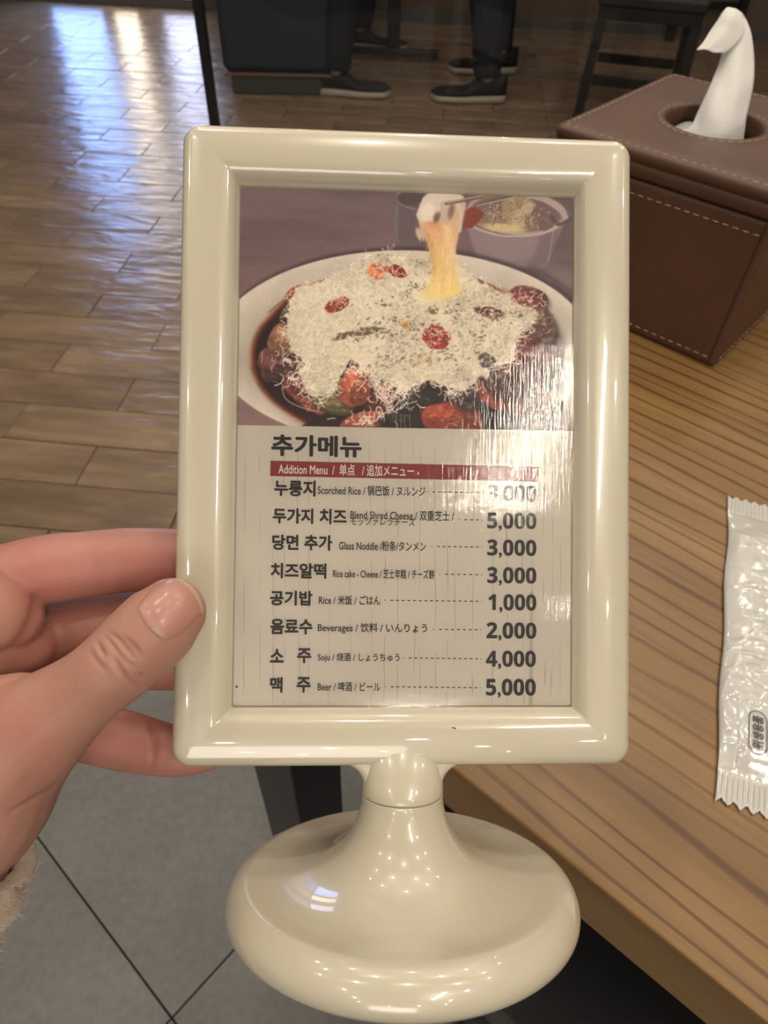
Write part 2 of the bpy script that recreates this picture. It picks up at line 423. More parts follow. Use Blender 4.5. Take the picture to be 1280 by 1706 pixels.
# inner stack of tissues under the hole
m_tis = NT('tissue_paper'); v_ = m_tis.coord(); m_tis.p(Base_Color=(.66, .65, .62, 1), Roughness=.9, Subsurface_Weight=.15, Subsurface_Radius=(.004, .004, .004), Subsurface_Scale=1.0)
m_tis.bump(m_tis.noise(v_, 700, 3, .7), .8, .0010); m_tis = m_tis.m
def sheet(name, rows, nu, nv, mat, thick=.0002, wob=.0, parent=None, seed=1):
    """rows: list of lists of world points (same length) -> smooth lofted sheet"""
    rows = np.array(rows, float)
    A = np.stack([smooth_path(r, nu) for r in rows]); Bm = np.stack([smooth_path(A[:, j], nv) for j in range(A.shape[1])], 1)
    n, m_ = Bm.shape[:2]; rs = np.random.RandomState(seed)
    if wob:
        nz = sum(np.sin(np.arange(n)[:, None] * rs.uniform(.1, .6) + np.arange(m_)[None] * rs.uniform(.1, .6) + rs.uniform(0, 6)) for _ in range(6)) / 6
        Bm = Bm + nz[..., None] * wob * -MC[2]
    v = Bm.reshape(-1, 3); f = [(i * m_ + j, i * m_ + j + 1, (i + 1) * m_ + j + 1, (i + 1) * m_ + j) for i in range(n - 1) for j in range(m_ - 1)]
    o = link(name, mesh(name, v, f), mat, parent)
    md = o.modifiers.new('t', 'SOLIDIFY'); md.thickness = thick; md.offset = 0
    return o
cen = cen - ex * .0055
hole_w = np.array([cen[0], cen[1], HT + BH])
dh = float(MC[2] @ (hole_w - CAM))
tis = empty('facial_tissue', (cen[0], cen[1], HT + BH - .016)); tag(tis, 'white paper tissue pulled up from the brown leather box', 'tissue')
TI = Matrix.Translation(-Vector((cen[0], cen[1], HT + BH - .016)))
rows_ = [
    [(1108, 226, dh + .014), (1140, 244, dh + .006), (1195, 247, dh + .006), (1240, 232, dh + .012)],
    [(1126, 220, dh + .010), (1154, 236, dh + .002), (1200, 239, dh - .002), (1240, 220, dh + .006)],
    [(1150, 212, dh + .002), (1172, 222, dh - .004), (1208, 222, dh - .008), (1243, 200, dh)],
    [(1163, 187, dh), (1184, 192, dh - .008), (1218, 190, dh - .010), (1250, 172, dh)],
    [(1176, 158, dh), (1197, 158, dh - .008), (1228, 152, dh - .010), (1256, 136, dh)],
    [(1189, 128, dh + .002), (1207, 124, dh - .005), (1232, 116, dh - .007), (1257, 104, dh + .002)],
    [(1201, 98, dh + .004), (1216, 90, dh - .002), (1236, 82, dh - .004), (1254, 74, dh + .003)],
    [(1206, 66, dh + .004), (1219, 56, dh + .001), (1236, 50, dh), (1250, 48, dh + .003)],
    [(1208, 34, dh + .004), (1218, 26, dh + .003), (1231, 24, dh + .003), (1243, 30, dh + .003)],
    [(1205, 20, dh + .001), (1213, 13, dh), (1224, 13, dh), (1236, 22, dh + .001)],
    [(1196, 34, dh - .005), (1208, 24, dh - .008), (1224, 26, dh - .008), (1240, 42, dh - .004)],
    [(1182, 54, dh - .006), (1196, 47, dh - .008), (1216, 50, dh - .008), (1237, 60, dh - .004)],
    [(1172, 70, dh - .007), (1187, 67, dh - .009), (1206, 71, dh - .009), (1224, 76, dh - .005)],
    [(1161, 83, dh - .008), (1177, 84, dh - .010), (1193, 87, dh - .010), (1208, 89, dh - .006)]]
W_ = [[px(*p) for p in r_] for r_ in rows_]
o = sheet('sheet', W_, 8, 6, m_tis, .00035, .0014); o.data.transform(TI); o.parent = tis
bm = bmesh.new(); bmesh.ops.create_grid(bm, x_segments=30, y_segments=30, size=.030)
for vv in bm.verts:
    x, y = vv.co.x, vv.co.y; s_ = min(1, .030 / max(1e-6, math.hypot(x, y) + 1e-9)) if math.hypot(x, y) > .030 else 1
    vv.co.x *= s_; vv.co.y *= s_; vv.co.z = .0015 * math.sin(x * 160 + y * 90) + .0018 * math.sin(y * 210 - x * 60)
link('folded_layer', bm_mesh('folded_layer', bm), m_tis, tis).location = (0, 0, .0035)

# ================================================================ WET WIPE PACKET
P0 = plane_z(1213, 832, HT); P1 = plane_z(1190, 1326, HT)
ax_ = (P0 - P1)[:2]; PLn = np.linalg.norm(ax_); ax_ /= PLn; pr = np.array([ax_[1], -ax_[0]])
pk = empty('wet_wipe_packet', (P1[0], P1[1], HT), math.atan2(pr[1], pr[0])); tag(pk, 'glossy white plastic wet wipe packet with zigzag ends on the oak table', 'wipe packet')
PWd = .068; nx, ny = 220, 230
rs = np.random.RandomState(5)
def vnoise(X, Y, seed, freq):
    r = np.random.RandomState(seed); g = r.rand(64, 64); x = X * freq; y = Y * freq
    xi = np.floor(x).astype(int); yi = np.floor(y).astype(int); fx = x - xi; fy = y - yi; fx = fx * fx * (3 - 2 * fx); fy = fy * fy * (3 - 2 * fy)
    a = g[yi % 64, xi % 64]; b = g[yi % 64, (xi + 1) % 64]; c = g[(yi + 1) % 64, xi % 64]; d = g[(yi + 1) % 64, (xi + 1) % 64]
    return (a * (1 - fx) + b * fx) * (1 - fy) + (c * (1 - fx) + d * fx) * fy
XX, YY = np.meshgrid(np.linspace(0, PWd, nx), np.linspace(0, PLn, ny))
edge = np.minimum(XX, PWd - XX); ed2 = np.minimum(YY, PLn - YY)
seal = .0125
puff = np.clip(edge / .012, 0, 1) ** .6 * np.clip((ed2 - seal) / .02, 0, 1) ** .7
ridge = np.zeros_like(XX)
for k in range(46):
    x0, y0 = rs.uniform(-.004, .05), rs.uniform(.012, PLn - .012); th = rs.uniform(-.9, .9) + (math.pi / 2 if rs.rand() < .25 else 0); ln = rs.uniform(.006, .026); wd = rs.uniform(.0006, .0016)
    dx, dy = XX - x0, YY - y0; s_ = dx * math.cos(th) + dy * math.sin(th); t_ = -dx * math.sin(th) + dy * math.cos(th)
    ridge += rs.uniform(.4, 1.1) * np.exp(-(t_ / wd) ** 2) * np.exp(-(s_ / ln) ** 2)
ridge += vnoise(XX, YY, 9, 90) * 1.2 + np.abs(vnoise(XX, YY, 11, 160) - .5) * 1.0
Z = .0012 + puff * .0055 + ridge * .00055 * (.35 + puff)
_q = plane_z(1261, 1222, HT + .006)[:2] - P1[:2]; _cx, _cy = float(_q @ pr), float(_q @ ax_)
_fl = np.clip(1.5 - np.maximum(np.abs(XX - _cx) / .0055, np.abs(YY - _cy) / .0125) * 1.0, 0, 1); Z = Z * (1 - _fl * .92) + .0070 * _fl * .92
Z = np.where(ed2 < seal, .0012 + -.0 + .00050 * np.sin(XX / .0022 * 2 * math.pi) * np.clip(np.minimum(ed2, seal - ed2) / .002, 0, 1) + ridge * .0001, Z)
zig = np.abs(((XX / .0052) % 1) - .5) * 2 * .0030
YZ = YY.copy(); YZ += np.where(YY < seal, -(zig) * (1 - YY / seal), 0) + np.where(YY > PLn - seal, zig * (1 - (PLn - YY) / seal), 0)
XW = XX + np.where(True, .0006 * np.sin(YY * 90) * (1 - XX / PWd), 0)
v = np.stack([XW, YZ, Z], -1).reshape(-1, 3); f = [(i * nx + j, i * nx + j + 1, (i + 1) * nx + j + 1, (i + 1) * nx + j) for i in range(ny - 1) for j in range(nx - 1)]
m_pl = NT('glossy_white_film'); m_pl.p(Base_Color=(.50, .49, .46, 1), Roughness=.14, Specular_IOR_Level=.8, Coat_Weight=.5, Coat_Roughness=.08); vv_ = m_pl.coord()
m_pl.bump(m_pl.noise(vv_, 240, 3, .6, .8), .22, .0007); m_pl = m_pl.m
o = link('wrapper', mesh('wrapper', v, f), m_pl, pk); md = o.modifiers.new('t', 'SOLIDIFY'); md.thickness = .0008; md.offset = -1

# ---------------------------------------------------------------- text builder
def text_mesh(body, bold=0.0, copies=8):
    cu = bpy.data.curves.new('lettering', 'FONT'); cu.body = body; cu.resolution_u = 4
    o = bpy.data.objects.new('tmp', cu); S.collection.objects.link(o)
    bpy.context.view_layer.update()
    me = bpy.data.meshes.new_from_object(o.evaluated_get(bpy.context.evaluated_depsgraph_get()))
    bpy.data.objects.remove(o); bpy.data.curves.remove(cu)
    n = len(me.vertices); co = np.empty(n * 3); me.vertices.foreach_get('co', co); co = co.reshape(-1, 3)[:, :2]
    fs = [tuple(p.vertices) for p in me.polygons]; bpy.data.meshes.remove(me)
    if bold:
        V_ = []; F_ = []
        offs = [(0, 0)] + [(bold * math.cos(2 * math.pi * k / copies), bold * math.sin(2 * math.pi * k / copies)) for k in range(copies)]
        for k, (a, b) in enumerate(offs):
            V_.append(np.column_stack([co + (a, b), np.full(n, k * 1.0)])); F_ += [tuple(i + k * n for i in p) for p in fs]
        return np.vstack(V_), F_
    return np.column_stack([co, np.zeros(n)]), fs
# packet print: rounded outline with four syllables reading up the packet
m_ink = simple('black_ink', (.012, .010, .012), .4)
q0 = plane_z(1261, 1222, HT + .006); rel = q0[:2] - P1[:2]; cx_, cy_ = float(rel @ pr), float(rel @ ax_)
def height_at(x, y):
    i = int(np.clip(y / PLn * (ny - 1), 0, ny - 1)); j = int(np.clip(x / PWd * (nx - 1), 0, nx - 1)); return Z[i, j]
zp = float(Z[int((cy_ - .014) / PLn * ny):int((cy_ + .014) / PLn * ny), int(max(0, cx_ - .005) / PWd * nx):int((cx_ + .005) / PWd * nx)].max()) + .0002
V_, F_ = text_mesh('위생용품', .02, 6)
lo, hi = V_[:, :2].min(0), V_[:, :2].max(0); LT, WT = .0165, .0046
X = (V_[:, 0] - lo[0]) / (hi[0] - lo[0]) * LT - LT / 2; Y = (V_[:, 1] - lo[1]) / (hi[1] - lo[1]) * WT - WT / 2
def drape(x, y, k=0): return np.array([[a, b, height_at(a, b) + .0007 + k_ * 1e-6] for a, b, k_ in zip(x, y, np.broadcast_to(k, np.shape(x)))])
link('printed_lettering', mesh('printed_lettering', drape(cx_ - Y, cy_ + X, V_[:, 2]), F_), m_ink, pk, smooth=False)
v = []; f = []; n_ = 48
for k in range(n_):
    a = 2 * math.pi * k / n_; ca, sa = math.cos(a), math.sin(a)
    for rr in (.0036, .0040):
        yy = (math.copysign(1, sa) * .0068 if abs(sa) > 1e-9 else 0) + rr * sa; v.append((cx_ + rr * ca, cy_ + yy))
v = np.array(v); v3 = drape(v[:, 0], v[:, 1])
f = [(2 * k, 2 * k + 1, (2 * k + 3) % (2 * n_), (2 * k + 2) % (2 * n_)) for k in range(n_)]
link('printed_outline', mesh('printed_outline', v3, f), m_ink, pk, smooth=False)

# ================================================================ PICTURE STAND
def rodr(r):
    r = np.array(r); t = np.linalg.norm(r); K = np.array([[0, -r[2], r[1]], [r[2], 0, -r[0]], [-r[1], r[0], 0]]) / t
    return np.eye(3) + math.sin(t) * K + (1 - math.cos(t)) * K @ K
RS = rodr((-0.02351, -0.0486, 0.01165)); TS_ = np.array([.00566, .07109, .19444])
W, H, ZF = .1285, .1798, .042                                  # frame width, height, height of its lower edge above the foot
# local stand axes: x right, y away from the viewer, z up along the frame
def cam2w(c): return MC.T @ c
ax = [cam2w(RS @ np.array(d)) for d in ((1., 0, 0), (0, 0, 1.), (0, -1., 0))]
org = CAM + cam2w(RS @ np.array([0, ZF, .006]) + TS_)
SM = Matrix.Identity(4)
for j in range(3):
    for i in range(3): SM[i][j] = ax[j][i]
for i in range(3): SM[i][3] = org[i]
SMn = np.array(SM)
def loc2px(P):
    P = np.asarray(P); Wp = P @ SMn[:3, :3].T + SMn[:3, 3]; return project(Wp)
def px2card(x, y, yl):
    """local (x, z) on the plane local-y = yl seen at pixel (x, y)"""
    d = MC.T @ np.array([(x - 640) / FPX, (y - 853) / FPX, 1.]); Ri = SMn[:3, :3].T
    o_ = Ri @ (CAM - SMn[:3, 3]); dl = Ri @ d; t = (yl - o_[1]) / dl[1]; p = o_ + dl * t; return p[0], p[2]
stand = empty('picture_stand', mw=SM); tag(stand, 'cream glossy plastic menu stand on a round foot held in the hand', 'menu stand')
def plastic(name, col):
    m = NT(name); v = m.coord(); f = m.noise(v, 9, 3, .5)
    m.l(m.ramp(f, [(.3, tuple(c * .97 for c in col)), (.7, tuple(min(1, c * 1.03) for c in col))]), m.b.inputs['Base Color'])
    m.p(Roughness=.24, Specular_IOR_Level=.5, Coat_Weight=1.0, Coat_Roughness=.03, Subsurface_Weight=.12, Subsurface_Radius=(.003, .002, .0012), Subsurface_Scale=1.0)
    m.bump(m.noise(v, 900, 2, .5), .10, .00008)
    return m.m
m_cream = plastic('cream_plastic', (.525, .478, .372))
YF = -.006                                                     # local y of the front face
def rrect(d, rc, n=10):
    """rounded rectangle inset by d, list of (x, z)"""
    r = max(rc - d, .0006); x1, z0, z1 = W / 2 - d, d, H - d; out = []
    for (cx, cz, a0) in ((x1 - r, z1 - r, 0), (-x1 + r, z1 - r, 90), (-x1 + r, z0 + r, 180), (x1 - r, z0 + r, 270)):
        for k in range(n + 1): a = R(a0 + 90 * k / n); out.append((cx + r * math.cos(a), cz + r * math.sin(a)))
    return out
TH = .0125
prof = [(.0162, TH - .001), (.010, TH), (.0030, TH), (.0014, TH - .0005), (.0004, TH - .0015), (0, TH - .003), (0, .0036), (.0003, .0023), (.0010, .0012), (.0020, .0004), (.0034, .0),
        (.0070, -.00015), (.0108, -.0001), (.0124, .0002), (.0136, .0009), (.0145, .0019), (.0151, .0031), (.0155, .0042), (.0162, .0050), (.0162, TH - .001)]
v = []; f = []
for d, y in prof:
    for x, z in rrect(d, .0055): v.append((x, YF + y, ZF + z))
n_ = 44
for i in range(len(prof) - 1):
    for k in range(n_): f.append((i * n_ + k, (i + 1) * n_ + k, (i + 1) * n_ + (k + 1) % n_, i * n_ + (k + 1) % n_))
fr = link('frame', mesh('frame', v, f), m_cream, stand)
# back plate closing the frame
box_obj('back_plate', (-W / 2 + .010, YF + .0062, ZF + .010), (W / 2 - .010, YF + .0118, ZF + H - .010), m_cream, stand, .0005)
sm_ = lambda t: (lambda c: c * c * (3 - 2 * c))(max(0, min(1, t)))
# socket: web with concave fillets, and a round-topped collar
bm = bmesh.new(); rf0 = .0062; xn = .0112; wr = []
for y, e in ((.0014, .0022), (.0018, .0013), (.0026, .0006), (.0040, .0001), (.0060, 0), (TH - .0040, .0001), (TH - .0022, .0007), (TH - .0014, .0018)):
    rf = rf0 + e; cx_w, cz_w = xn + rf0, ZF - rf0; arc = [(cx_w + rf * math.cos(R(90 + 90 * k / 12)), cz_w + rf * math.sin(R(90 + 90 * k / 12))) for k in range(13)]
    rt = [(cx_w, ZF + .004)] + arc + [(xn - e, ZF - .0075)]
    wr.append([bm.verts.new((x, YF + y, z)) for x, z in rt + [(-x, z) for x, z in reversed(rt)]])
for r0, r1 in zip(wr, wr[1:]):
    for k in range(len(r0)): bm.faces.new((r0[k], r1[k], r1[(k + 1) % len(r0)], r0[(k + 1) % len(r0)]))
bm.faces.new(wr[0]); bm.faces.new(wr[-1][::-1])
link('web', bm_mesh('web', bm), m_cream, stand, smooth=False)
dome = [(0, .0510), (.0030, .0507), (.0060, .0497), (.0085, .0480), (.0102, .0458), (.0111, .0432), (.0114, .0400), (.0115, .0360), (.0116, .0342), (.0114, .0336), (.0100, .0335)]
dm = lathe('collar', dome[::-1], 64)
for q in dm.vertices: q.co.y *= 1 - .40 * sm_((q.co.z - .0335) / .0155)
o = link('collar', dm, m_cream, stand)
base_p = smooth_path([(.0100, .0334), (.0114, .0332), (.0115, .0326), (.0118, .0300), (.0131, .0255), (.0153, .0212), (.0184, .0176), (.0224, .0149), (.0272, .0131), (.0325, .0119), (.0375, .0115), (.0412, .0118), (.0436, .0119), (.0458, .0110), (.0477, .0091), (.0489, .0062), (.0487, .0032), (.0470, .0010), (.0440, .0), (.030, .0004), (0, .0006)], 4)
link('foot', lathe('foot', [(max(0, a), b) for a, b in base_p], 128), m_cream, stand)
# small dark nick below the opening, slightly proud of the face
nx_, nz_ = px2card(757, 1213, YF)
bm = bmesh.new(); tube_bm(bm, [(nx_ - .0007, YF + .0001, nz_ + .0002), (nx_, YF, nz_), (nx_ + .0009, YF + .0001, nz_ - .0003)], [.0001, .00022, .00008], 6)
link('nick', bm_mesh('nick', bm), m_ink, stand)

# ================================================================ MENU CARD
YC = YF + .0052                                                # card face
card = empty('menu_card', mw=SM); tag(card, 'printed Korean side menu card with cheesy stew photo inside the stand', 'menu card')
CX, CZ0, CZ1 = .0490, ZF + .0152, ZF + H - .0150
def paper():
    m = NT('pale_wood_print'); v = m.coord((520, 1, 9)); v2 = m.coord((60, 1, 14)); v3 = m.coord((30, 1, 30))
    crack = m.noise(v, 1.0, 3, .55, .4); fade = m.noise(v2, .9, 3, .6); cloud = m.noise(v3, .7, 3)
    base = m.ramp(cloud, [(.3, sr(205, 196, 184)), (.7, sr(216, 207, 195))])
    ln = m.ramp(crack, [(.30, (0, 0, 0)), (.36, (1, 1, 1))]); fd = m.ramp(fade, [(.42, (1, 1, 1)), (.62, (0, 0, 0))])
    msk = m.mix(1, ln, fd, 'ADD')
    dark = m.ramp(msk, [(0, (.80, .79, .77)), (1, (1, 1, 1))])
    m.l(m.mix(1, base, dark, 'MULTIPLY'), m.b.inputs['Base Color']); m.p(Roughness=.5)
    return m.m
box_obj('card_sheet', (-CX, YC, CZ0), (CX, YC + .0006, CZ1), paper(), card, 0)

# --- the printed food photograph, painted into vertex colours of a flat sheet
RX0, RY0, RX1, RY1 = 384, 286, 972, 730
RW, RHt = RX1 - RX0, RY1 - RY0
GX, GY = np.meshgrid(np.arange(RX0, RX1) + .5, np.arange(RY0, RY1) + .5)
IMG = np.zeros((RHt, RW, 3))
def fbm(X, Y, seed, freq, oct=4):
    s = 0; a = 1; t = 0
    for k in range(oct): s = s + a * vnoise(X + 31 * k, Y + 17 * k, seed + k, freq * 2 ** k); t += a; a *= .55
    return s / t
def blend(mask, col):
    mask = np.clip(mask, 0, 1)[..., None]; IMG[:] = IMG * (1 - mask) + np.asarray(col, float) * mask
def sm(x, a, b): t = np.clip((x - a) / (b - a), 0, 1); return t * t * (3 - 2 * t)
def ell(cx, cy, a, b, rot=0, soft=1.5, nz=0, nf=.05, seed=0):
    c, s = math.cos(R(rot)), math.sin(R(rot)); dx, dy = GX - cx, GY - cy; u = (dx * c + dy * s) / a; v = (-dx * s + dy * c) / b
    r = np.sqrt(u * u + v * v)
    if nz: r = r + (fbm(GX, GY, seed + 40, nf, 3) - .5) * nz
    return 1 - sm((r - 1) * min(a, b), -soft, soft)
def poly(pts, soft=1.5, nz=0, nf=.08, seed=0, smooth=True):
    if smooth: pts = smooth_path(list(pts) + [pts[0]], 6)[:-1]
    pts = np.array(pts, float); X, Y = GX, GY
    if nz:
        X = GX + (fbm(GX, GY, seed + 70, nf, 3) - .5) * 2 * nz; Y = GY + (fbm(GX, GY, seed + 90, nf, 3) - .5) * 2 * nz
    x0, y0 = pts.min(0) - 12 - nz; x1, y1 = pts.max(0) + 12 + nz
    i0_, i1_ = max(0, int(y0 - RY0)), min(RHt, int(y1 - RY0)); j0, j1 = max(0, int(x0 - RX0)), min(RW, int(x1 - RX0))
    out = np.zeros_like(GX)
    if i1_ <= i0_ or j1 <= j0: return out
    x, y = X[i0_:i1_, j0:j1], Y[i0_:i1_, j0:j1]; inside = np.zeros(x.shape, bool); d2 = np.full(x.shape, 1e9)
    for k in range(len(pts)):
        a, b = pts[k], pts[(k + 1) % len(pts)]; e = b - a; L2 = e @ e + 1e-9
        if a[1] != b[1]:
            c_ = ((a[1] > y) != (b[1] > y)) & (x < (b[0] - a[0]) * (y - a[1]) / (b[1] - a[1]) + a[0]); inside ^= c_
        t = np.clip(((x - a[0]) * e[0] + (y - a[1]) * e[1]) / L2, 0, 1); d2 = np.minimum(d2, (x - a[0] - t * e[0]) ** 2 + (y - a[1] - t * e[1]) ** 2)
    d = np.sqrt(d2) * np.where(inside, -1, 1); out[i0_:i1_, j0:j1] = 1 - sm(d, -soft, soft); return out
def stroke(pts, wd, col, al=1.0):
    pts = np.array(pts, float); m_ = wd + 2
    x0, y0 = pts.min(0) - m_; x1, y1 = pts.max(0) + m_
    i0_, i1_ = max(0, int(y0 - RY0)), min(RHt, int(y1 - RY0) + 1); j0, j1 = max(0, int(x0 - RX0)), min(RW, int(x1 - RX0) + 1)
    if i1_ <= i0_ or j1 <= j0: return
    x, y = GX[i0_:i1_, j0:j1], GY[i0_:i1_, j0:j1]; d2 = np.full(x.shape, 1e9)
    for a, b in zip(pts, pts[1:]):
        e = b - a; L2 = e @ e + 1e-9; t = np.clip(((x - a[0]) * e[0] + (y - a[1]) * e[1]) / L2, 0, 1)
        d2 = np.minimum(d2, (x - a[0] - t * e[0]) ** 2 + (y - a[1] - t * e[1]) ** 2)
    mk = (np.clip(wd / 2 + .5 - np.sqrt(d2), 0, 1) * al)[..., None]
    IMG[i0_:i1_, j0:j1] = IMG[i0_:i1_, j0:j1] * (1 - mk) + np.array(col, float) * mk
def shred(x, y, th, ln, wd, col, al, rs, curl=1.0):
    k = 5; t = th; p = [(x, y)]; dk = rs.normal(0, .5) * curl
    for _ in range(k):
        x += math.cos(t) * ln / k; y += math.sin(t) * ln / k; t += dk + rs.normal(0, .15); p.append((x, y))
    stroke(p, wd, col, al)
def texture(mask, seed, freq, amt, stretch=(1, 1)):
    n = fbm(GX * stretch[0], GY * stretch[1], seed, freq, 4) - .5; IMG[:] = IMG * (1 + (n * 2 * amt * np.clip(mask, 0, 1))[..., None])
# table behind
ty = np.clip((GY - 290) / 260, 0, 1)[..., None]
IMG[:] = np.array([104, 86, 90]) * (1 - ty) + np.array([133, 108, 103]) * ty
blend(sm(GX, 640, 940) * .45, (96, 80, 84)); blend(ell(520, 330, 120, 30, 0, 25) * .35, (128, 112, 114))
texture(1, 3, .012, .16, (.45, 1.5)); texture(1, 5, .05, .06, (.2, 2)); texture(1, 8, .35, .035)
blend((1 - sm(GY, 299, 312)) * .35, (70, 58, 62))
# cup
blend(poly([(656, 330), (660, 322), (690, 317), (718, 322), (718, 420), (668, 420), (660, 395), (655, 360)], 2), (104, 90, 92))
blend(poly([(659, 340), (664, 345), (664, 412), (672, 418), (662, 405), (656, 370)], 3), (122, 108, 108))
blend(ell(686, 330, 27, 13, 0, 2), (92, 78, 80)); blend(ell(686, 331, 23, 9, 0, 2), (84, 72, 74))
stroke(smooth_path([(660, 326), (663, 336), (675, 344), (692, 348)], 5), 2.2, (142, 128, 126), .8); stroke([(662, 323), (668, 320)], 3, (160, 148, 144), .8)
# bowl
blend(poly([(778, 372), (786, 405), (796, 428), (812, 442), (850, 452), (890, 450), (912, 440), (925, 405), (934, 372), (860, 396)], 2.5), (140, 124, 124))
blend(poly([(900, 395), (934, 372), (925, 405), (912, 440), (880, 450), (890, 425)], 6) * .6, (108, 90, 92))
blend(poly([(784, 395), (800, 420), (850, 435), (900, 425), (912, 440), (860, 456), (805, 445)], 5) * .35, (112, 96, 98))
blend(ell(862, 355, 84, 37, 4, 1.6), (168, 154, 146)); blend(ell(861, 355, 76, 31, 4, 2.2), (116, 96, 90))
blend(ell(845, 368, 62, 16, 6, 5), (132, 112, 92))
blend(poly([(838, 342), (850, 328), (872, 326), (888, 340), (868, 362), (845, 372), (838, 358)], 3, 4), (152, 136, 108))
blend(poly([(862, 350), (880, 338), (897, 346), (880, 372), (858, 380), (850, 372)], 2.5, 3), (178, 164, 134))
blend(ell(905, 362, 22, 22, 0, 4, .3), (112, 92, 88)); blend(ell(842, 380, 34, 7, 6, 3, .4), (196, 182, 138)); blend(ell(885, 370, 14, 10, 30, 3, .4), (128, 106, 92))
rs = np.random.RandomState(2)
for _ in range(160):
    a = rs.uniform(0, 6.28); r_ = rs.uniform(0, 1) ** .5; shred(861 + 62 * r_ * math.cos(a), 357 + 23 * r_ * math.sin(a), rs.uniform(-1.6, .2), rs.uniform(5, 14), rs.uniform(.8, 1.6), [(196, 180, 150), (92, 74, 72), (214, 204, 180), (150, 122, 106)][rs.randint(4)], rs.uniform(.25, .7), rs)
stroke(smooth_path([(781, 372), (800, 383), (840, 393), (885, 392), (915, 385), (936, 372)], 6), 3.5, (186, 172, 162), .9)
stroke(smooth_path([(880, 326), (905, 332), (930, 347), (943, 362)], 6), 8, (172, 158, 150), .9); stroke(smooth_path([(918, 360), (930, 374), (945, 368), (958, 360)], 6), 6, (92, 74, 78), .9)
stroke(smooth_path([(925, 372), (918, 410), (914, 436)], 5), 1.6, (178, 160, 156), .6); stroke(smooth_path([(908, 462), (935, 478), (955, 494)], 5), 2, (176, 158, 152), .7)
blend(ell(932, 470, 40, 26, 20, 14) * .45, (146, 126, 124))
# plate and its shadow
PA, PB, PCX, PCY = 315, 163, 672, 580
blend(ell(PCX + 3, PCY - 2, PA + 4, PB + 4, 0, 4) * .7, (58, 46, 48))
blend(poly([(860, 448), (905, 462), (945, 500), (965, 540), (965, 500), (935, 470), (890, 445)], 7) * .55, (62, 50, 54))
blend(ell(PCX, PCY, PA, PB, 0, 1.2), (205, 197, 180))
blend(ell(PCX, PCY + 6, PA - 8, PB - 6, 0, 8) * .6, (184, 176, 160)); blend(ell(PCX + 6, PCY + 10, PA - 34, PB - 22, 0, 16) * .75, (168, 161, 146))
texture(ell(PCX, PCY, PA, PB), 12, .02, .07); texture(ell(PCX, PCY, PA, PB), 14, .4, .02)
# sauce
SP = [(474, 497), (447, 525), (427, 551), (416, 584), (416, 612), (424, 634), (438, 656), (457, 675), (480, 692), (504, 707), (525, 724), (840, 724), (872, 697), (905, 672), (930, 642), (940, 602), (930, 560), (905, 520), (880, 498), (800, 470), (700, 450), (600, 455), (520, 472)]
blend(poly(SP, 5) * .9, (150, 104, 78)); c_ = np.array([672., 590.])
blend(poly([tuple(c_ + (np.array(p) - c_) * .982) for p in SP], 3), (112, 56, 36)); blend(poly([tuple(c_ + (np.array(p) - c_) * .962) for p in SP], 4), (44, 25, 27))
texture(poly(SP), 21, .03, .25)
blend(poly([(890, 500), (925, 535), (945, 590), (935, 650), (895, 685), (860, 720), (820, 724), (850, 640), (900, 600)], 9) * .75, (92, 86, 78))
for p, wd in (([(448, 520), (470, 503), (500, 490)], 3), ([(425, 600), (430, 640), (452, 668)], 1.5)): stroke(smooth_path(p, 5), wd, (112, 72, 66), .5)
# pieces of food
rs = np.random.RandomState(11)
def chunk(cx, cy, a, b, rot, col, seed, n=60, rim=None):
    gm = sum(col) / 3; col = tuple((gm + (c - gm) * .80) * .90 for c in col)
    m_ = ell(cx, cy, a, b, rot, 1.6, .35, .045, seed); blend(ell(cx + 2, cy + 5, a * 1.06, b * 1.1, rot, 5) * .55, (38, 22, 22)); blend(m_, col)
    c = np.array(col, float); sh = ell(cx + a * .18, cy + b * .35, a * .85, b * .75, rot, 9, .3, .05, seed + 3) * m_
    blend(sh * .6, c * .62); blend(ell(cx - a * .25, cy - b * .3, a * .5, b * .4, rot, 7, .4, .06, seed + 5) * m_ * .6, np.minimum(255, c * 1.22 + 14))
    texture(m_, seed + 9, .09, .36)
    for _ in range(n):
        q = rs.uniform(0, 6.28); r_ = rs.uniform(0, .9); x = cx + a * r_ * math.cos(q) * math.cos(R(rot)) - b * r_ * math.sin(q) * math.sin(R(rot)); y = cy + a * r_ * math.cos(q) * math.sin(R(rot)) + b * r_ * math.sin(q) * math.cos(R(rot))
        k = rs.randint(4); shred(x, y, R(rot) + rs.normal(0, .5), rs.uniform(3, 11), rs.uniform(.8, 1.8), [np.minimum(255, c * 1.35 + 20), c * .5, c * .72, (230, 200, 180)][k], rs.uniform(.2, .55), rs, .5)
    if rim: stroke(smooth_path(rim, 5), 1.8, (196, 172, 156), .8)
chunk(470, 600, 33, 38, 70, (128, 74, 66), 1, 90, [(437, 585), (437, 612), (444, 630), (462, 637)]); chunk(475, 565, 26, 30, 30, (178, 122, 84), 2, 50); chunk(492, 488, 18, 10, -35, (176, 78, 52), 3, 20)
chunk(476, 520, 16, 6, -60, (92, 80, 44), 31, 8)
chunk(452, 610, 16, 26, 20, (120, 66, 62), 33, 50)
chunk(507, 660, 42, 16, 38, (166, 80, 58), 4, 70, [(470, 645), (476, 664), (500, 678), (540, 688)]); chunk(500, 640, 22, 14, 20, (126, 42, 40), 5, 30)
chunk(560, 673, 34, 17, 12, (140, 128, 66), 6, 30); stroke(smooth_path([(528, 655), (534, 676), (552, 688), (590, 690)], 6), 6, (64, 66, 44), .8)
chunk(640, 660, 48, 28, 8, (116, 48, 40), 7, 60); chunk(592, 642, 27, 35, 15, (196, 94, 60), 8, 60)
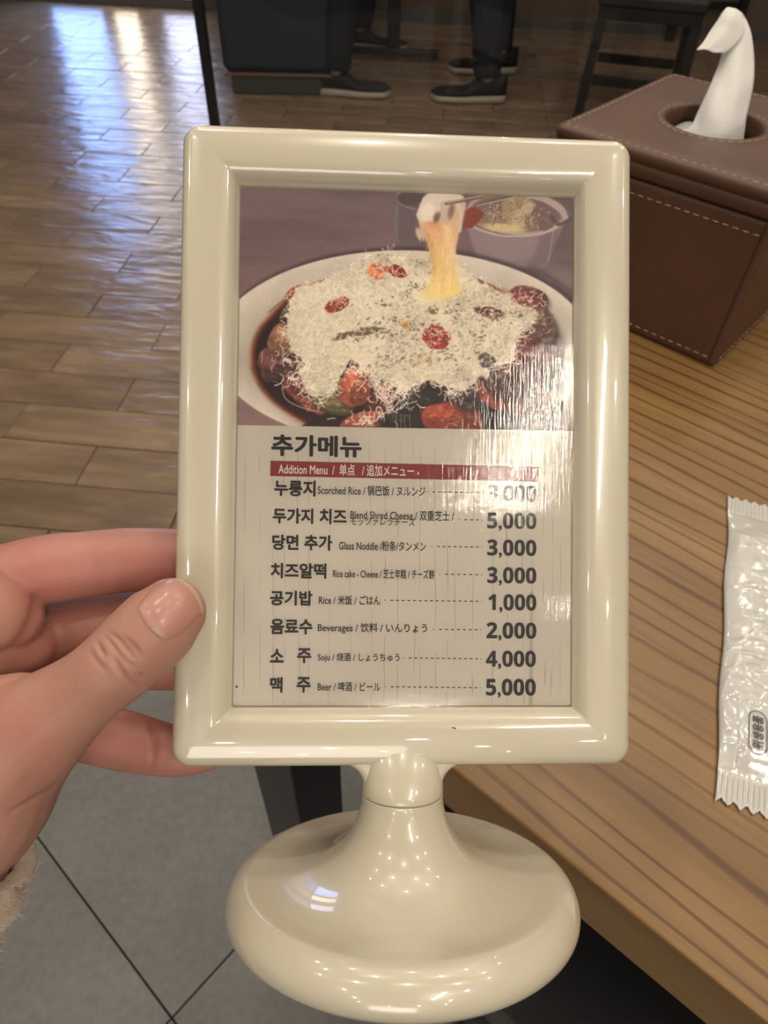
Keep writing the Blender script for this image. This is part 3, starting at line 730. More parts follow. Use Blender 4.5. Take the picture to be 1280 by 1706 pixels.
chunk(612, 702, 44, 18, -12, (172, 74, 48), 9, 80); chunk(665, 700, 34, 22, 5, (52, 34, 32), 10, 20); chunk(700, 668, 48, 20, 5, (58, 42, 42), 12, 20)
chunk(752, 698, 52, 30, 4, (190, 70, 44), 13, 120); chunk(790, 660, 40, 22, 0, (84, 56, 56), 14, 30)
chunk(862, 655, 66, 36, 14, (158, 74, 54), 15, 160); chunk(845, 625, 50, 34, 25, (112, 70, 66), 16, 90); chunk(895, 590, 34, 52, -20, (146, 76, 68), 17, 120)
chunk(868, 572, 30, 26, 10, (158, 66, 62), 18, 60); chunk(880, 498, 34, 20, 14, (122, 60, 56), 19, 90); chunk(905, 540, 20, 30, -25, (128, 84, 68), 20, 50)
stroke(smooth_path([(706, 447), (760, 452), (812, 474), (838, 486)], 6), 5, (120, 66, 48), .8); stroke(smooth_path([(515, 478), (545, 466), (580, 450)], 6), 4, (110, 66, 52), .6)
# shredded cheese mass
CP = [(486, 500), (500, 480), (535, 467), (572, 448), (600, 436), (622, 424), (650, 421), (680, 432), (708, 434), (745, 438), (774, 450), (811, 478), (840, 485), (868, 500), (892, 520), (880, 545), (862, 560), (858, 580), (853, 600), (830, 608), (806, 628), (769, 650), (738, 640), (708, 636), (670, 650), (645, 632), (622, 640), (600, 610), (577, 606), (563, 640), (545, 664), (516, 655), (500, 628), (508, 605), (492, 590), (478, 562), (480, 530)]
cm = poly(CP, 2.0, 7, .06, 3); blend(poly([(x + 3, y + 7) for x, y in CP], 6, 9, .06, 3) * .5, (60, 40, 34)); blend(cm, (204, 196, 174))
lump = fbm(GX, GY, 61, .030, 4); IMG[:] = IMG * (1 + ((lump - .5) * .62 * cm * sm(GX, 480, 640))[..., None])
blend(cm * sm(GX * .3 + GY, 560, 700) * .35, (176, 166, 136))
def in_cheese(x, y): i, j = int(y - RY0), int(x - RX0); return 0 <= i < RHt and 0 <= j < RW and cm[i, j] > .5
fb_ = fbm(GX, GY, 77, .03, 3)
rs = np.random.RandomState(4)
for k in range(7000):
    x, y = rs.uniform(474, 896), rs.uniform(418, 668)
    if not in_cheese(x, y): continue
    lm_ = lump[int(y - RY0), int(x - RX0)]; dark = rs.rand() < (.42 if lm_ < .47 else .20) * (.12 if x < 600 and y < 560 else 1)
    if dark: col = [(124, 112, 84), (150, 138, 110), (104, 86, 64), (160, 150, 124)][rs.randint(4)]; al = rs.uniform(.25, .65) * (.3 + 1.2 * sm(fb_[int(y - RY0), int(x - RX0)], .42, .62)); wd = rs.uniform(.8, 1.7); ln = rs.uniform(2, 6)
    else: col = [(222, 215, 194), (212, 204, 181), (228, 222, 203), (206, 197, 171)][rs.randint(4)]; al = rs.uniform(.25, .7); wd = rs.uniform(.9, 1.8); ln = rs.uniform(5, 13); wd *= 1.15
    shred(x, y, rs.uniform(0, 6.28), ln, wd, col, al, rs)
for cx, cy, n, sx, sy in ((640, 548, 60, 45, 14), (590, 560, 26, 30, 8), (700, 545, 30, 34, 18), (740, 590, 40, 40, 16), (660, 600, 34, 50, 14), (790, 560, 44, 40, 24), (700, 480, 20, 40, 10), (830, 530, 36, 30, 14), (620, 505, 14, 30, 10), (760, 520, 22, 30, 14)):
    for _ in range(n):
        x, y = cx + rs.normal(0, sx * .6), cy + rs.normal(0, sy * .6)
        if in_cheese(x, y): stroke(smooth_path([(x, y), (x + rs.uniform(-3, 3), y + rs.uniform(-1.5, 1.5)), (x + rs.uniform(-5, 5), y + rs.uniform(-3, 3))], 3), rs.uniform(1.4, 3.2), [(92, 80, 58), (112, 98, 72), (76, 60, 48)][rs.randint(3)], rs.uniform(.35, .8))
for _ in range(1500):
    x, y = rs.uniform(500, 890), rs.uniform(470, 650)
    if in_cheese(x, y): shred(x, y, rs.uniform(0, 6.28), rs.uniform(8, 18), rs.uniform(1.4, 2.2), [(226, 219, 199), (216, 208, 186)][rs.randint(2)], rs.uniform(.35, .75), rs)
# food showing through the cheese
def peek(cx, cy, a, b, rot, col, seed):
    m_ = ell(cx, cy, a, b, rot, 1.5, .6, .10, seed); blend(m_, col); texture(m_, seed, .12, .4)
    for _ in range(int(a * b / 9)):
        q = rs.uniform(0, 6.28); r_ = rs.uniform(.3, 1.15); shred(cx + a * r_ * math.cos(q), cy + b * r_ * math.sin(q), rs.uniform(0, 6.28), rs.uniform(5, 12), rs.uniform(1, 1.7), (222, 212, 188), rs.uniform(.5, .95), rs)
peek(661, 452, 17, 9, 20, (132, 44, 36), 1); peek(628, 452, 16, 13, 10, (196, 118, 76), 2); peek(562, 508, 22, 11, -25, (134, 54, 42), 3); peek(728, 562, 27, 20, 8, (142, 56, 50), 4)
peek(815, 520, 26, 8, 8, (98, 58, 54), 5); peek(878, 500, 28, 12, 15, (122, 58, 54), 6); peek(675, 541, 6, 5, 0, (196, 128, 52), 7); peek(722, 516, 9, 8, 0, (128, 110, 74), 8)
peek(612, 552, 22, 7, -12, (104, 90, 70), 9); peek(572, 560, 18, 5, -20, (100, 84, 66), 10); peek(812, 602, 16, 12, 30, (92, 84, 78), 12); peek(700, 600, 20, 10, 0, (176, 162, 132), 13)
# stray shreds round the edge
cp = smooth_path(CP + [CP[0]], 10)
for k in range(430):
    p = cp[rs.randint(len(cp))]; d = p - np.array([680, 545]); th = math.atan2(d[1], d[0]) + rs.normal(0, .8)
    low = p[1] > 590
    if p[1] < 500 and rs.rand() < .7: continue
    x, y = p + rs.normal(0, 5, 2)
    shred(x, y, th, rs.uniform(5, 20 if low else 10), rs.uniform(1.0, 1.9), [(232, 226, 206), (212, 202, 178), (240, 236, 220)][rs.randint(3)], rs.uniform(.5, .95), rs, .8)
for cx, cy, n, sx, sy in ((655, 668, 70, 32, 18), (620, 695, 36, 40, 8), (600, 618, 26, 14, 8), (475, 600, 14, 14, 10), (760, 655, 20, 20, 12), (480, 634, 14, 12, 8), (640, 650, 40, 40, 10), (850, 560, 50, 30, 30), (880, 615, 36, 30, 30)):
    for _ in range(n): shred(cx + rs.normal(0, sx * .6), cy + rs.normal(0, sy * .6), rs.uniform(0, 6.28), rs.uniform(8, 22), rs.uniform(1.2, 2.2), (232, 222, 204), rs.uniform(.5, .95) * (.5 if cx > 840 else 1), rs, .9)
for x in (660, 668, 674, 683): stroke([(x, 690), (x + rs.uniform(-2, 2), 716)], 1.1, (200, 184, 166), .6)
# stretched cheese held by chopsticks
blend(poly([(776, 352), (790, 344), (806, 354), (798, 368), (784, 380), (774, 378)], 1.5, 4, .1), (128, 62, 46))
CPULL = [(700, 340), (698, 365), (702, 385), (712, 405), (717, 425), (722, 450), (716, 472), (706, 490), (720, 494), (752, 493), (768, 480), (760, 456), (760, 425), (764, 392), (772, 365), (776, 338), (760, 328), (730, 322), (712, 326)]
pm_ = poly(CPULL, 2, 2, .06); tt = np.clip((GY - 330) / 160, 0, 1)[..., None]
cc = np.where(tt < .35, np.array([186, 176, 160]) * (1 - tt / .35) + np.array([206, 172, 130]) * tt / .35, np.array([206, 172, 130]) * (1 - (tt - .35) / .65) + np.array([216, 200, 122]) * (tt - .35) / .65)
IMG[:] = IMG * (1 - pm_[..., None]) + cc * pm_[..., None]
blend(poly([(736, 375), (742, 400), (744, 440), (742, 480), (752, 480), (756, 430), (754, 395), (748, 372)], 5) * .55, (226, 208, 172)); blend(poly([(706, 380), (722, 400), (726, 440), (722, 460), (714, 420)], 4) * .5, (178, 140, 92))
blend(poly([(715, 470), (740, 465), (762, 470), (770, 488), (735, 502), (700, 495)], 8) * .55, (222, 204, 142)); blend(ell(722, 372, 16, 8, 30, 5) * .7, (206, 146, 96))
blend(poly([(712, 322), (735, 313), (755, 318), (773, 330), (760, 336), (738, 335), (732, 352), (722, 368), (706, 370), (696, 366), (695, 352), (702, 334)], 2, 3, .08), (204, 194, 178))
blend(ell(712, 352, 11, 15, 20, 6) * .8, (222, 214, 198)); blend(ell(700, 390, 6, 12, -25, 2, .4), (196, 180, 156)); blend(ell(728, 362, 5, 9, 20, 3) * .8, (96, 74, 66)); blend(ell(752, 352, 5, 13, 12, 3) * .7, (104, 80, 72))
stroke(smooth_path([(737, 340), (738, 356), (744, 372)], 5), 7, (186, 174, 156), .9); stroke(smooth_path([(764, 340), (768, 356), (766, 384)], 5), 7, (202, 186, 160), .8)
for _ in range(90):
    x = rs.uniform(716, 760); shred(x, rs.uniform(390, 470), R(90) + (738 - x) * .004, rs.uniform(10, 30), rs.uniform(.8, 2.2), [(232, 216, 176), (196, 160, 110), (226, 206, 130)][rs.randint(3)], rs.uniform(.15, .4), rs, .12)
for a, b, wd, col in (((744, 339), (900, 310), 6.0, (118, 92, 84)), ((744, 337.5), (860, 315), 1.6, (196, 172, 156)), ((795, 341), (905, 316), 4.5, (104, 82, 78)), ((795, 342.5), (860, 328), 1.4, (200, 184, 170)), ((806, 330), (880, 313), 2.0, (150, 122, 104))): stroke([a, b], wd, col, .95)
stroke([(703, 396), (704, 408)], 1.6, (70, 54, 52), .7)
texture(1, 99, .5, .05)
IMG = np.clip(IMG, 0, 255)

# the sheet that carries it
zs_top = CZ1 - .0001
NXg, NZg = 540, 400
def photo_grid():
    xl = np.linspace(-CX + .0002, CX - .0002, NXg); ztop = zs_top
    # lower edge of the picture follows the printed boundary
    zl = px2card(440, 709, YC)[1]; zr = px2card(920, 717.5, YC)[1]; xa = px2card(440, 709, YC)[0]; xb = px2card(920, 717.5, YC)[0]
    zb = zl + (xl - xa) * (zr - zl) / (xb - xa)
    T = np.linspace(0, 1, NZg)[:, None]; Zg = zb[None] * (1 - T) + ztop * T; Xg = np.broadcast_to(xl[None], Zg.shape)
    return Xg, Zg
Xg, Zg = photo_grid(); Pl = np.stack([Xg, np.full_like(Xg, YC - .00008), Zg], -1)
pp = loc2px(Pl.reshape(-1, 3)); ix = np.clip(pp[:, 0] - RX0 - .5, 0, RW - 1.001); iy = np.clip(pp[:, 1] - RY0 - .5, 0, RHt - 1.001)
x0_, y0_ = ix.astype(int), iy.astype(int); fx, fy = (ix - x0_)[:, None], (iy - y0_)[:, None]
cs = (IMG[y0_, x0_] * (1 - fx) + IMG[y0_, x0_ + 1] * fx) * (1 - fy) + (IMG[y0_ + 1, x0_] * (1 - fx) + IMG[y0_ + 1, x0_ + 1] * fx) * fy
cs = cs / 255; cl = np.where(cs <= .04045, cs / 12.92, ((cs + .055) / 1.055) ** 2.4)
ii = np.arange(NZg * NXg).reshape(NZg, NXg); F4 = np.stack([ii[:-1, :-1], ii[:-1, 1:], ii[1:, 1:], ii[1:, :-1]], -1).reshape(-1, 4)
me = bpy.data.meshes.new('food_photograph'); me.vertices.add(len(pp)); me.vertices.foreach_set('co', Pl.reshape(-1).astype(np.float32))
me.loops.add(F4.size); me.loops.foreach_set('vertex_index', F4.reshape(-1).astype(np.int32)); me.polygons.add(len(F4)); me.polygons.foreach_set('loop_start', np.arange(0, F4.size, 4, dtype=np.int32)); me.update(calc_edges=True)
ca = me.color_attributes.new('ink', 'FLOAT_COLOR', 'POINT'); ca.data.foreach_set('color', np.column_stack([cl, np.ones(len(cl))]).astype(np.float32).reshape(-1))
m_ph = NT('printed_ink'); at_ = m_ph.n('ShaderNodeVertexColor', layer_name='ink'); m_ph.l(m_ph.mix(1, at_.outputs['Color'], (1.40, 1.36, 1.46), 'MULTIPLY'), m_ph.b.inputs['Base Color']); m_ph.p(Roughness=.5)
link('food_photograph', me, m_ph.m, card, smooth=False)

# lettering on the card
m_txt = simple('dark_brown_ink', (.018, .010, .012), .5); m_bar = simple('crimson_bar_ink', (.255, .022, .034), .5); m_wt = simple('pale_letter_ink', (.80, .72, .62), .5)
def put_text(name, body, x0, x1, y0, y1, bold=0.0, mat=None, lift=.00016):
    V_, F_ = text_mesh(body, bold); lo, hi = V_[:, :2].min(0), V_[:, :2].max(0); yl = YC - lift
    ym, xm = (y0 + y1) / 2, (x0 + x1) / 2
    xa, za = px2card(x0, ym, yl); xb, zb = px2card(x1, ym, yl); za2 = px2card(xm, y1, yl)[1]; zb2 = px2card(xm, y0, yl)[1]
    X = xa + (V_[:, 0] - lo[0]) / (hi[0] - lo[0]) * (xb - xa); Zm = (za2 + zb2) / 2; h = zb2 - za2
    Zv = Zm + ((V_[:, 1] - lo[1]) / (hi[1] - lo[1]) - .5) * h + SL * (X - (xa + xb) / 2)
    link(name, mesh(name, np.column_stack([X, np.full(len(X), yl) - V_[:, 2] * 2e-6, Zv]), F_), mat or m_txt, card, smooth=False)
_a = px2card(451, 768, YC); _b = px2card(897, 777, YC); SL = (_b[1] - _a[1]) / (_b[0] - _a[0])
def quad_px(name, P, mat, lift=.00010):
    v = []
    for x, y in P: a, b = px2card(x, y, YC - lift); v.append((a, YC - lift, b))
    link(name, mesh(name, v, [(0, 1, 2, 3)]), mat, card, smooth=False)
put_text('heading_lettering', '추가메뉴', 452, 603, 725, 761, .035)
quad_px('title_bar', [(451, 767.5), (898, 777.5), (897, 802.5), (450, 793)], m_bar)
put_text('title_lettering', 'Addition Menu  /  单点   / 追加メニュー', 464, 690, 773, 792.5, .012, m_wt)
ROWS = [
    ('누룽지', 457, 526, 800, 827, 'Scorched Rice / 锅巴饭 / ヌルンジ', 529.5, 709, 809, 826, 712, 806, 820, '3,000', 813, 894, 808, 840),
    ('두가지 치즈', 454.5, 578, 847, 873, 'Blend Shred Cheese / 双重芝士 /', 584, 757, 850, 867, 764, 806, 866, '5,000', 812, 894, 854, 885),
    ('당면 추가', 453.5, 554, 891, 917, 'Glass Noddle /粉条/タンメン', 565, 710, 901, 918, 719, 805, 911, '3,000', 812, 894, 899, 930),
    ('치즈알떡', 451, 544, 938, 964, 'Rice cake - Cheese / 芝士年糕 / チーズ餅', 555, 724, 948, 964, 732, 805, 957, '3,000', 812, 894, 945, 976),
    ('공기밥', 450, 521, 984, 1009, 'Rice / 米饭 / ごはん', 531.5, 634, 992, 1008, 641, 805, 1001, '1,000', 814, 894, 990, 1021),
    ('음료수', 450.5, 521, 1031, 1057, 'Beverages / 饮料 / いんりょう', 529.5, 712, 1038, 1056, 722, 804, 1049, '2,000', 811, 894, 1037, 1068),
    ('소', 450, 473, 1081, 1104, 'Soju / 烧酒 / しょうちゅう', 529.5, 666, 1088, 1104, 672, 804, 1097, '4,000', 810, 893, 1084, 1115),
    ('맥', 450, 471, 1128, 1154, 'Beer / 啤酒 / ビール', 529.5, 634, 1136, 1152, 642, 803, 1145, '5,000', 810, 893, 1131, 1163)]
for (k, a, b, c, d, t, e, f_, g_, h, i1, i2, iy_, pr_, j1_, j2_, j3, j4) in ROWS:
    put_text('dish_lettering', k, a, b, c, d, .034)
    put_text('translation_lettering', t, e, f_, g_, h, .013)
    put_text('price_lettering', ''.join(chr(0x1D7EC + int(c)) if c.isdigit() else c for c in pr_), j1_, j2_, j3, j4, .012)
    v = []; F_ = []; n_ = int((i2 - i1) / 9.2); yl = YC - .00014
    for q in range(n_ + 1):
        xs_ = i1 + q * (i2 - i1 - 3) / max(1, n_); w_ = 1.5 if q in (0, n_) else 5.0; yq = iy_ + (xs_ - (i1 + i2) / 2) * .012
        for X_, Y_ in ((xs_, yq - .8), (xs_ + w_, yq - .8), (xs_ + w_, yq + .8), (xs_, yq + .8)): A_, B_ = px2card(X_, Y_, yl); v.append((A_, yl, B_))
        F_.append(tuple(range(4 * q, 4 * q + 4)))
    tag(link('dash_leader', mesh('dash_leader', v, F_), m_txt, card, smooth=False), kind='stuff')
put_text('dish_lettering', '주', 495, 519, 1080, 1105, .034); put_text('dish_lettering', '주', 494, 518, 1128, 1154, .034)
put_text('translation_lettering', 'モッツァレラチーズ', 584, 692, 862, 876, .008)
# cracks of the printed boards
v = []; F_ = []; rs = np.random.RandomState(8); yl = YC - .00006
for xq in (405, 430, 452, 478, 497, 517, 549, 583, 612, 640, 668, 686, 704, 722, 746, 757, 790, 818, 846, 872, 884, 903, 925, 938):
    y_ = rs.uniform(722, 760); x_ = xq + rs.uniform(-4, 4)
    while y_ < 1176:
        ln = rs.uniform(30, 150); y2 = min(1178, y_ + ln); n_ = 7; wd = rs.uniform(.12, .5); dr = rs.uniform(-2.5, 2.5); L_ = []
        for q in range(n_ + 1): L_.append((x_ + dr * q / n_ + rs.uniform(-.6, .6), y_ + (y2 - y_) * q / n_, wd * math.sin(math.pi * (q + .3) / (n_ + .6)) + .1))
        b0 = len(v)
        for X_, Y_, w_ in L_:
            for s_ in (-1, 1): A_, B_ = px2card(X_ + s_ * w_, Y_, yl); v.append((A_, yl, B_))
        F_ += [(b0 + 2 * q, b0 + 2 * q + 1, b0 + 2 * q + 3, b0 + 2 * q + 2) for q in range(n_)]
        y_ = y2 + rs.uniform(5, 90); x_ += dr
tag(link('printed_cracks', mesh('printed_cracks', v, F_), simple('grey_crack_ink', sr(160, 150, 134), .5), card, smooth=False), kind='stuff')
quad_px('printed_board_edge', [(884, 985), (889, 985), (887, 1180), (881, 1180)], simple('grey_board_ink', sr(186, 176, 158), .5), .00005)
bm = bmesh.new(); a_, b_ = px2card(394.5, 1144, YC); bmesh.ops.create_uvsphere(bm, u_segments=10, v_segments=6, radius=.00035, matrix=Matrix.Translation((a_, YC - .0001, b_)) @ Matrix.Diagonal((1, .3, 1, 1))); link('dark_speck', bm_mesh('dark_speck', bm), m_ink, card)

# clear film in front of the card
def film():
    m = NT('clear_film'); t = m.t
    for nd in (m.b,): t.nodes.remove(nd)
    tr = m.n('ShaderNodeBsdfTransparent'); tr.inputs[0].default_value = (.985, .985, .975, 1)
    gl = m.n('ShaderNodeBsdfGlossy'); gl.inputs['Roughness'].default_value = .055
    fr_ = m.n('ShaderNodeFresnel'); fr_.inputs[0].default_value = 1.50; mx = m.n('ShaderNodeMixShader')
    v = m.coord((1100, 1, 60)); f = m.noise(v, 1.0, 3, .6); v2 = m.coord((240, 1, 200)); f2 = m.noise(v2, .8, 4, .7, 1.5)
    b1 = m.n('ShaderNodeBump', i_Strength=.40, i_Distance=.00012); m.l(f, b1.inputs['Height'])
    b2 = m.n('ShaderNodeBump', i_Strength=.07, i_Distance=.0003); m.l(f2, b2.inputs['Height']); m.l(b1.outputs[0], b2.inputs['Normal'])
    m.l(b2.outputs[0], gl.inputs['Normal']); m.l(fr_.outputs[0], mx.inputs[0]); m.l(tr.outputs[0], mx.inputs[1]); m.l(gl.outputs[0], mx.inputs[2]); m.l(mx.outputs[0], m.out.inputs[0])
    return m.m
link('clear_cover', mesh('clear_cover', [(-CX + .0005, YC - .0006, CZ0), (CX - .0005, YC - .0006, CZ0), (CX - .0005, YC - .0006, CZ1), (-CX + .0005, YC - .0006, CZ1)], [(0, 1, 2, 3)]), film(), stand, smooth=False)

#HAND>
# ================================================================ HAND
YB = YF + TH                                                   # local y of the frame's back
person = empty('person', (0, 0, 0)); tag(person, 'left hand in beige fleece sleeve pinching the cream stand by its edge', 'person')
def skin_material():
    m = NT('skin'); v = m.coord(); at = m.n('ShaderNodeVertexColor', layer_name='tone')
    f = m.noise(v, 38, 4, .6); g = m.noise(v, 420, 3, .6)
    mot = m.ramp(f, [(.3, (.90, .84, .82)), (.7, (1.10, 1.12, 1.12))])
    m.l(m.mix(1, at.outputs['Color'], mot, 'MULTIPLY'), m.b.inputs['Base Color'])
    m.p(Roughness=.46, Specular_IOR_Level=.4, Subsurface_Weight=.35, Subsurface_Radius=(.9, .35, .22), Subsurface_Scale=.005)
    vo = m.n('ShaderNodeTexVoronoi', i_Scale=900.0); m.l(v, vo.inputs['Vector'])
    b = m.bump(vo.outputs['Distance'], .12, .0003); m.bump(g, .15, .0003, b); return m.m
m_skin = skin_material()
# every chain: (pixel x, pixel y, metres from the lens, radius in pixels)
FD = .0; CH = {
 'thumb': [(-150, 1400, .196, 130), (-60, 1330, .194, 138), (10, 1255, .191, 112), (75, 1202, .188, 86), (142, 1150, .1845, 67), (190, 1112, .1825, 66), (235, 1070, .1815, 68), (268, 1038, .1815, 67), (284, 1022, .1822, 60)],
 'web':   [(-190, 1150, .206, 105), (-110, 1190, .200, 100), (-30, 1190, .196, 66), (40, 1180, .192, 60)],
 'index': [(-230, 1050, .205, 85), (-140, 1022, .208, 72), (-60, 988, .2105, 62), (10, 962, .2125, 56), (80, 948, .2145, 58), (150, 940, .216, 56), (215, 933, .217, 54), (290, 933, .217, 52), (345, 938, .2165, 48), (375, 942, .216, 40)],
 'middle': [(-230, 1120, .214, 80), (-120, 1095, .219, 62), (-20, 1082, .222, 55), (60, 1060, .225, 50), (140, 1046, .227, 50), (215, 1036, .2275, 50), (290, 1030, .2265, 48), (350, 1030, .2245, 44), (378, 1031, .2235, 38)],
 'ring':  [(-220, 1180, .216, 75), (-120, 1165, .222, 58), (-20, 1150, .226, 52), (60, 1130, .229, 48), (140, 1115, .230, 46), (215, 1106, .2295, 44), (290, 1106, .2275, 44), (345, 1108, .2255, 40), (368, 1110, .2245, 35)],
 'little': [(-210, 1270, .214, 72), (-110, 1250, .217, 56), (-10, 1238, .2185, 48), (70, 1226, .2190, 45), (135, 1222, .2190, 46), (195, 1231, .2185, 49), (245, 1243, .2170, 46), (292, 1252, .2140, 41), (325, 1254, .2130, 36), (345, 1255, .2125, 30)],
 'palm_pad': [(-130, 1010, .203, 90), (-60, 1012, .2025, 86), (-8, 1022, .2045, 70), (20, 1030, .208, 52)],
 'palm_fold': [(-120, 1080, .206, 80), (-20, 1078, .211, 66), (40, 1072, .216, 54), (62, 1068, .220, 42)],
 'palm': [(-230, 1060, .212, 110), (-240, 1150, .212, 120), (-230, 1260, .210, 125), (-200, 1370, .206, 130)],
 'heel': [(-160, 1290, .203, 120), (-130, 1380, .198, 128), (-110, 1450, .197, 118), (-150, 1530, .200, 108), (-215, 1640, .207, 112), (-330, 1830, .222, 135), (-520, 2200, .25, 165)]}
bm = bmesh.new()
for k, ch in CH.items():
    c = smooth_path(ch, 6); P = [px(*q[:3]) for q in c]; rr = [q[3] * q[2] / FPX for q in c]
    # hemispherical ends
    def cap(P, rr):
        a = Vector(P[-1]); d = (a - Vector(P[-2])).normalized(); r = rr[-1]; return [a + d * r * math.sin(t) for t in (.5, .9, 1.2, 1.45)], [r * math.cos(t) for t in (.5, .9, 1.2, 1.45)]
    e, er = cap(P, rr); s, s2 = cap(P[::-1], rr[::-1])
    tube_bm(bm, s[::-1] + [Vector(p) for p in P] + e, s2[::-1] + rr + er, 20)
hand_me = bm_mesh('hand', bm)
ho = bpy.data.objects.new('tmp_hand', hand_me); S.collection.objects.link(ho)
md = ho.modifiers.new('r', 'REMESH'); md.mode = 'VOXEL'; md.voxel_size = .0009; md.use_smooth_shade = True
md = ho.modifiers.new('s', 'SMOOTH'); md.factor = .5; md.iterations = 7
md = ho.modifiers.new('d', 'SUBSURF'); md.subdivision_type = 'SIMPLE'; md.levels = md.render_levels = 1
md = ho.modifiers.new('s2', 'SMOOTH'); md.factor = .5; md.iterations = 3
bpy.context.view_layer.update()
me = bpy.data.meshes.new_from_object(ho.evaluated_get(bpy.context.evaluated_depsgraph_get())); bpy.data.objects.remove(ho)
n = len(me.vertices); co = np.empty(n * 3, np.float32); me.vertices.foreach_get('co', co); co = co.reshape(-1, 3).astype(float)
no = np.empty(n * 3, np.float32); me.vertices.foreach_get('normal', no); no = no.reshape(-1, 3).astype(float)
pq = project(co); dep = (co - CAM) @ MC[2]; facing = -(no @ MC[2]) > 0
def crease(pts, wd, depth, dmax, dmin=0):
    global co
    pts = smooth_path(pts, 5); L = np.concatenate([[0], np.cumsum(np.linalg.norm(np.diff(pts, axis=0), axis=1))]); d2 = np.full(n, 1e9); tb_ = np.zeros(n)
    for i, (a, b) in enumerate(zip(pts, pts[1:])):
        e = b - a; t = np.clip(((pq - a) @ e) / (e @ e + 1e-9), 0, 1); dd = ((pq - a - t[:, None] * e) ** 2).sum(1); m_ = dd < d2; d2[m_] = dd[m_]; tb_[m_] = (L[i] + t[m_] * (L[i + 1] - L[i])) / L[-1]
    fall = np.exp(-d2 / wd ** 2) * np.sin(np.pi * np.clip(tb_ * .9 + .05, 0, 1)) ** .7; fall = np.where(facing & (dep < dmax) & (dep > dmin), fall, 0)
    co -= no * (fall * depth)[:, None]; return fall
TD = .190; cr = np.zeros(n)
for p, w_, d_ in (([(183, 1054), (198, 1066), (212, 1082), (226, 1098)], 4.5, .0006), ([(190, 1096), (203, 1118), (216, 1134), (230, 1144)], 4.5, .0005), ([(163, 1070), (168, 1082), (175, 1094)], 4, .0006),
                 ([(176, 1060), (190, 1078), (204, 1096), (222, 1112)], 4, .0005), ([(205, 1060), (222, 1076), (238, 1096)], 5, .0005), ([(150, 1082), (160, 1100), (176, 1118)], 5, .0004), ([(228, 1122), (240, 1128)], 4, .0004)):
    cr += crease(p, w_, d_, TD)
# bulges between the folds
crease([(196, 1082), (206, 1102), (218, 1120)], 7, -.0003, TD); crease([(178, 1098), (190, 1116), (206, 1136)], 7, -.0002, TD)
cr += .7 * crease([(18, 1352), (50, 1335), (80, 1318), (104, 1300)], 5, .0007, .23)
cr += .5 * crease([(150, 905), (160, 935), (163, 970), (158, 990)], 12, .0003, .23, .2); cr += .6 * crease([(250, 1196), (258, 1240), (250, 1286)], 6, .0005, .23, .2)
me.vertices.foreach_set('co', co.astype(np.float32).reshape(-1))
tone = np.tile(np.array([.41, .215, .165]), (n, 1))                    # base skin
def tint(mask, c): global tone; mask = np.clip(mask, 0, 1)[:, None]; tone = tone * (1 - mask) + np.array(c) * mask
g = lambda x, y, sx, sy: np.exp(-((pq[:, 0] - x) / sx) ** 2 - ((pq[:, 1] - y) / sy) ** 2)
front = dep < .1995
palmar = sm(dep, .199, .206)
tint(palmar * .65, (0.400, 0.163, 0.133)); tint(g(90, 960, 80, 30) * palmar * .5, (0.431, 0.152, 0.129)); tint(g(250, 950, 60, 40) * palmar * .5, (0.385, 0.129, 0.103))
tint(g(300, 1000, 45, 50) * (dep < TD) * .5, (0.431, 0.179, 0.142)); tint(g(60, 1250, 90, 60) * front * .45, (0.431, 0.182, 0.146)); tint(g(170, 1080, 40, 50) * (dep < TD) * .35, (0.462, 0.274, 0.215))
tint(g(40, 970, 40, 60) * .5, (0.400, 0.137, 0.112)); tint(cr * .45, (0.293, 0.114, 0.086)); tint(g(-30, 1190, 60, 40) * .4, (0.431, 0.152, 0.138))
if 'tone' not in me.color_attributes: me.color_attributes.new('tone', 'FLOAT_COLOR', 'POINT')
me.color_attributes['tone'].data.foreach_set('color', np.column_stack([tone, np.ones(n)]).astype(np.float32).reshape(-1))
me.materials.clear(); hand = link('hand', me, m_skin, person); me.name = 'hand'
# thumb nail laid on the thumb
me.update(); bvh = BVHTree.FromPolygons([Vector(c) for c in co], [tuple(p.vertices) for p in me.polygons])
ndir = Vector(MC[2]); NU, NV_ = 34, 34; vs_ = []; ok = True
c0 = np.array([283., 1014.]); axn = np.array([math.cos(R(-40)), math.sin(R(-40))]); pn = np.array([-axn[1], axn[0]])
for i in range(NU):
    for j in range(NV_):
        a = -1 + 2 * i / (NU - 1); b = -1 + 2 * j / (NV_ - 1)
        # map the square to a rounded nail outline
        u = a * math.sqrt(max(0, 1 - b * b * (.42 if a > 0 else .30))); w_ = b * math.sqrt(max(0, 1 - a * a * .34))
        p = c0 + axn * (u * 51) + pn * (w_ * 46)
        o_ = Vector(px(p[0], p[1], .10)); d_ = (Vector(px(p[0], p[1], .2)) - o_).normalized(); h = bvh.ray_cast(o_, d_)
        q = h[0] if h[0] is not None else Vector(px(p[0], p[1], .178))
        edge_ = max(abs(a), abs(b)); lift = .00045 * (1 - max(0, (edge_ - .8) / .2) ** 2 * 1.5) if a < .8 else .00045
        lift += .0004 * (1 - b * b) * (1 - a * a)
        vs_.append(q + (h[1] if h[1] is not None else -ndir) * lift)
f = [(i * NV_ + j, i * NV_ + j + 1, (i + 1) * NV_ + j + 1, (i + 1) * NV_ + j) for i in range(NU - 1) for j in range(NV_ - 1)]
A_ = np.array([list(p) for p in vs_]).reshape(NU, NV_, 3)
for _ in range(3): A_[1:-1, 1:-1] = (A_[1:-1, 1:-1] * 2 + A_[:-2, 1:-1] + A_[2:, 1:-1] + A_[1:-1, :-2] + A_[1:-1, 2:]) / 6
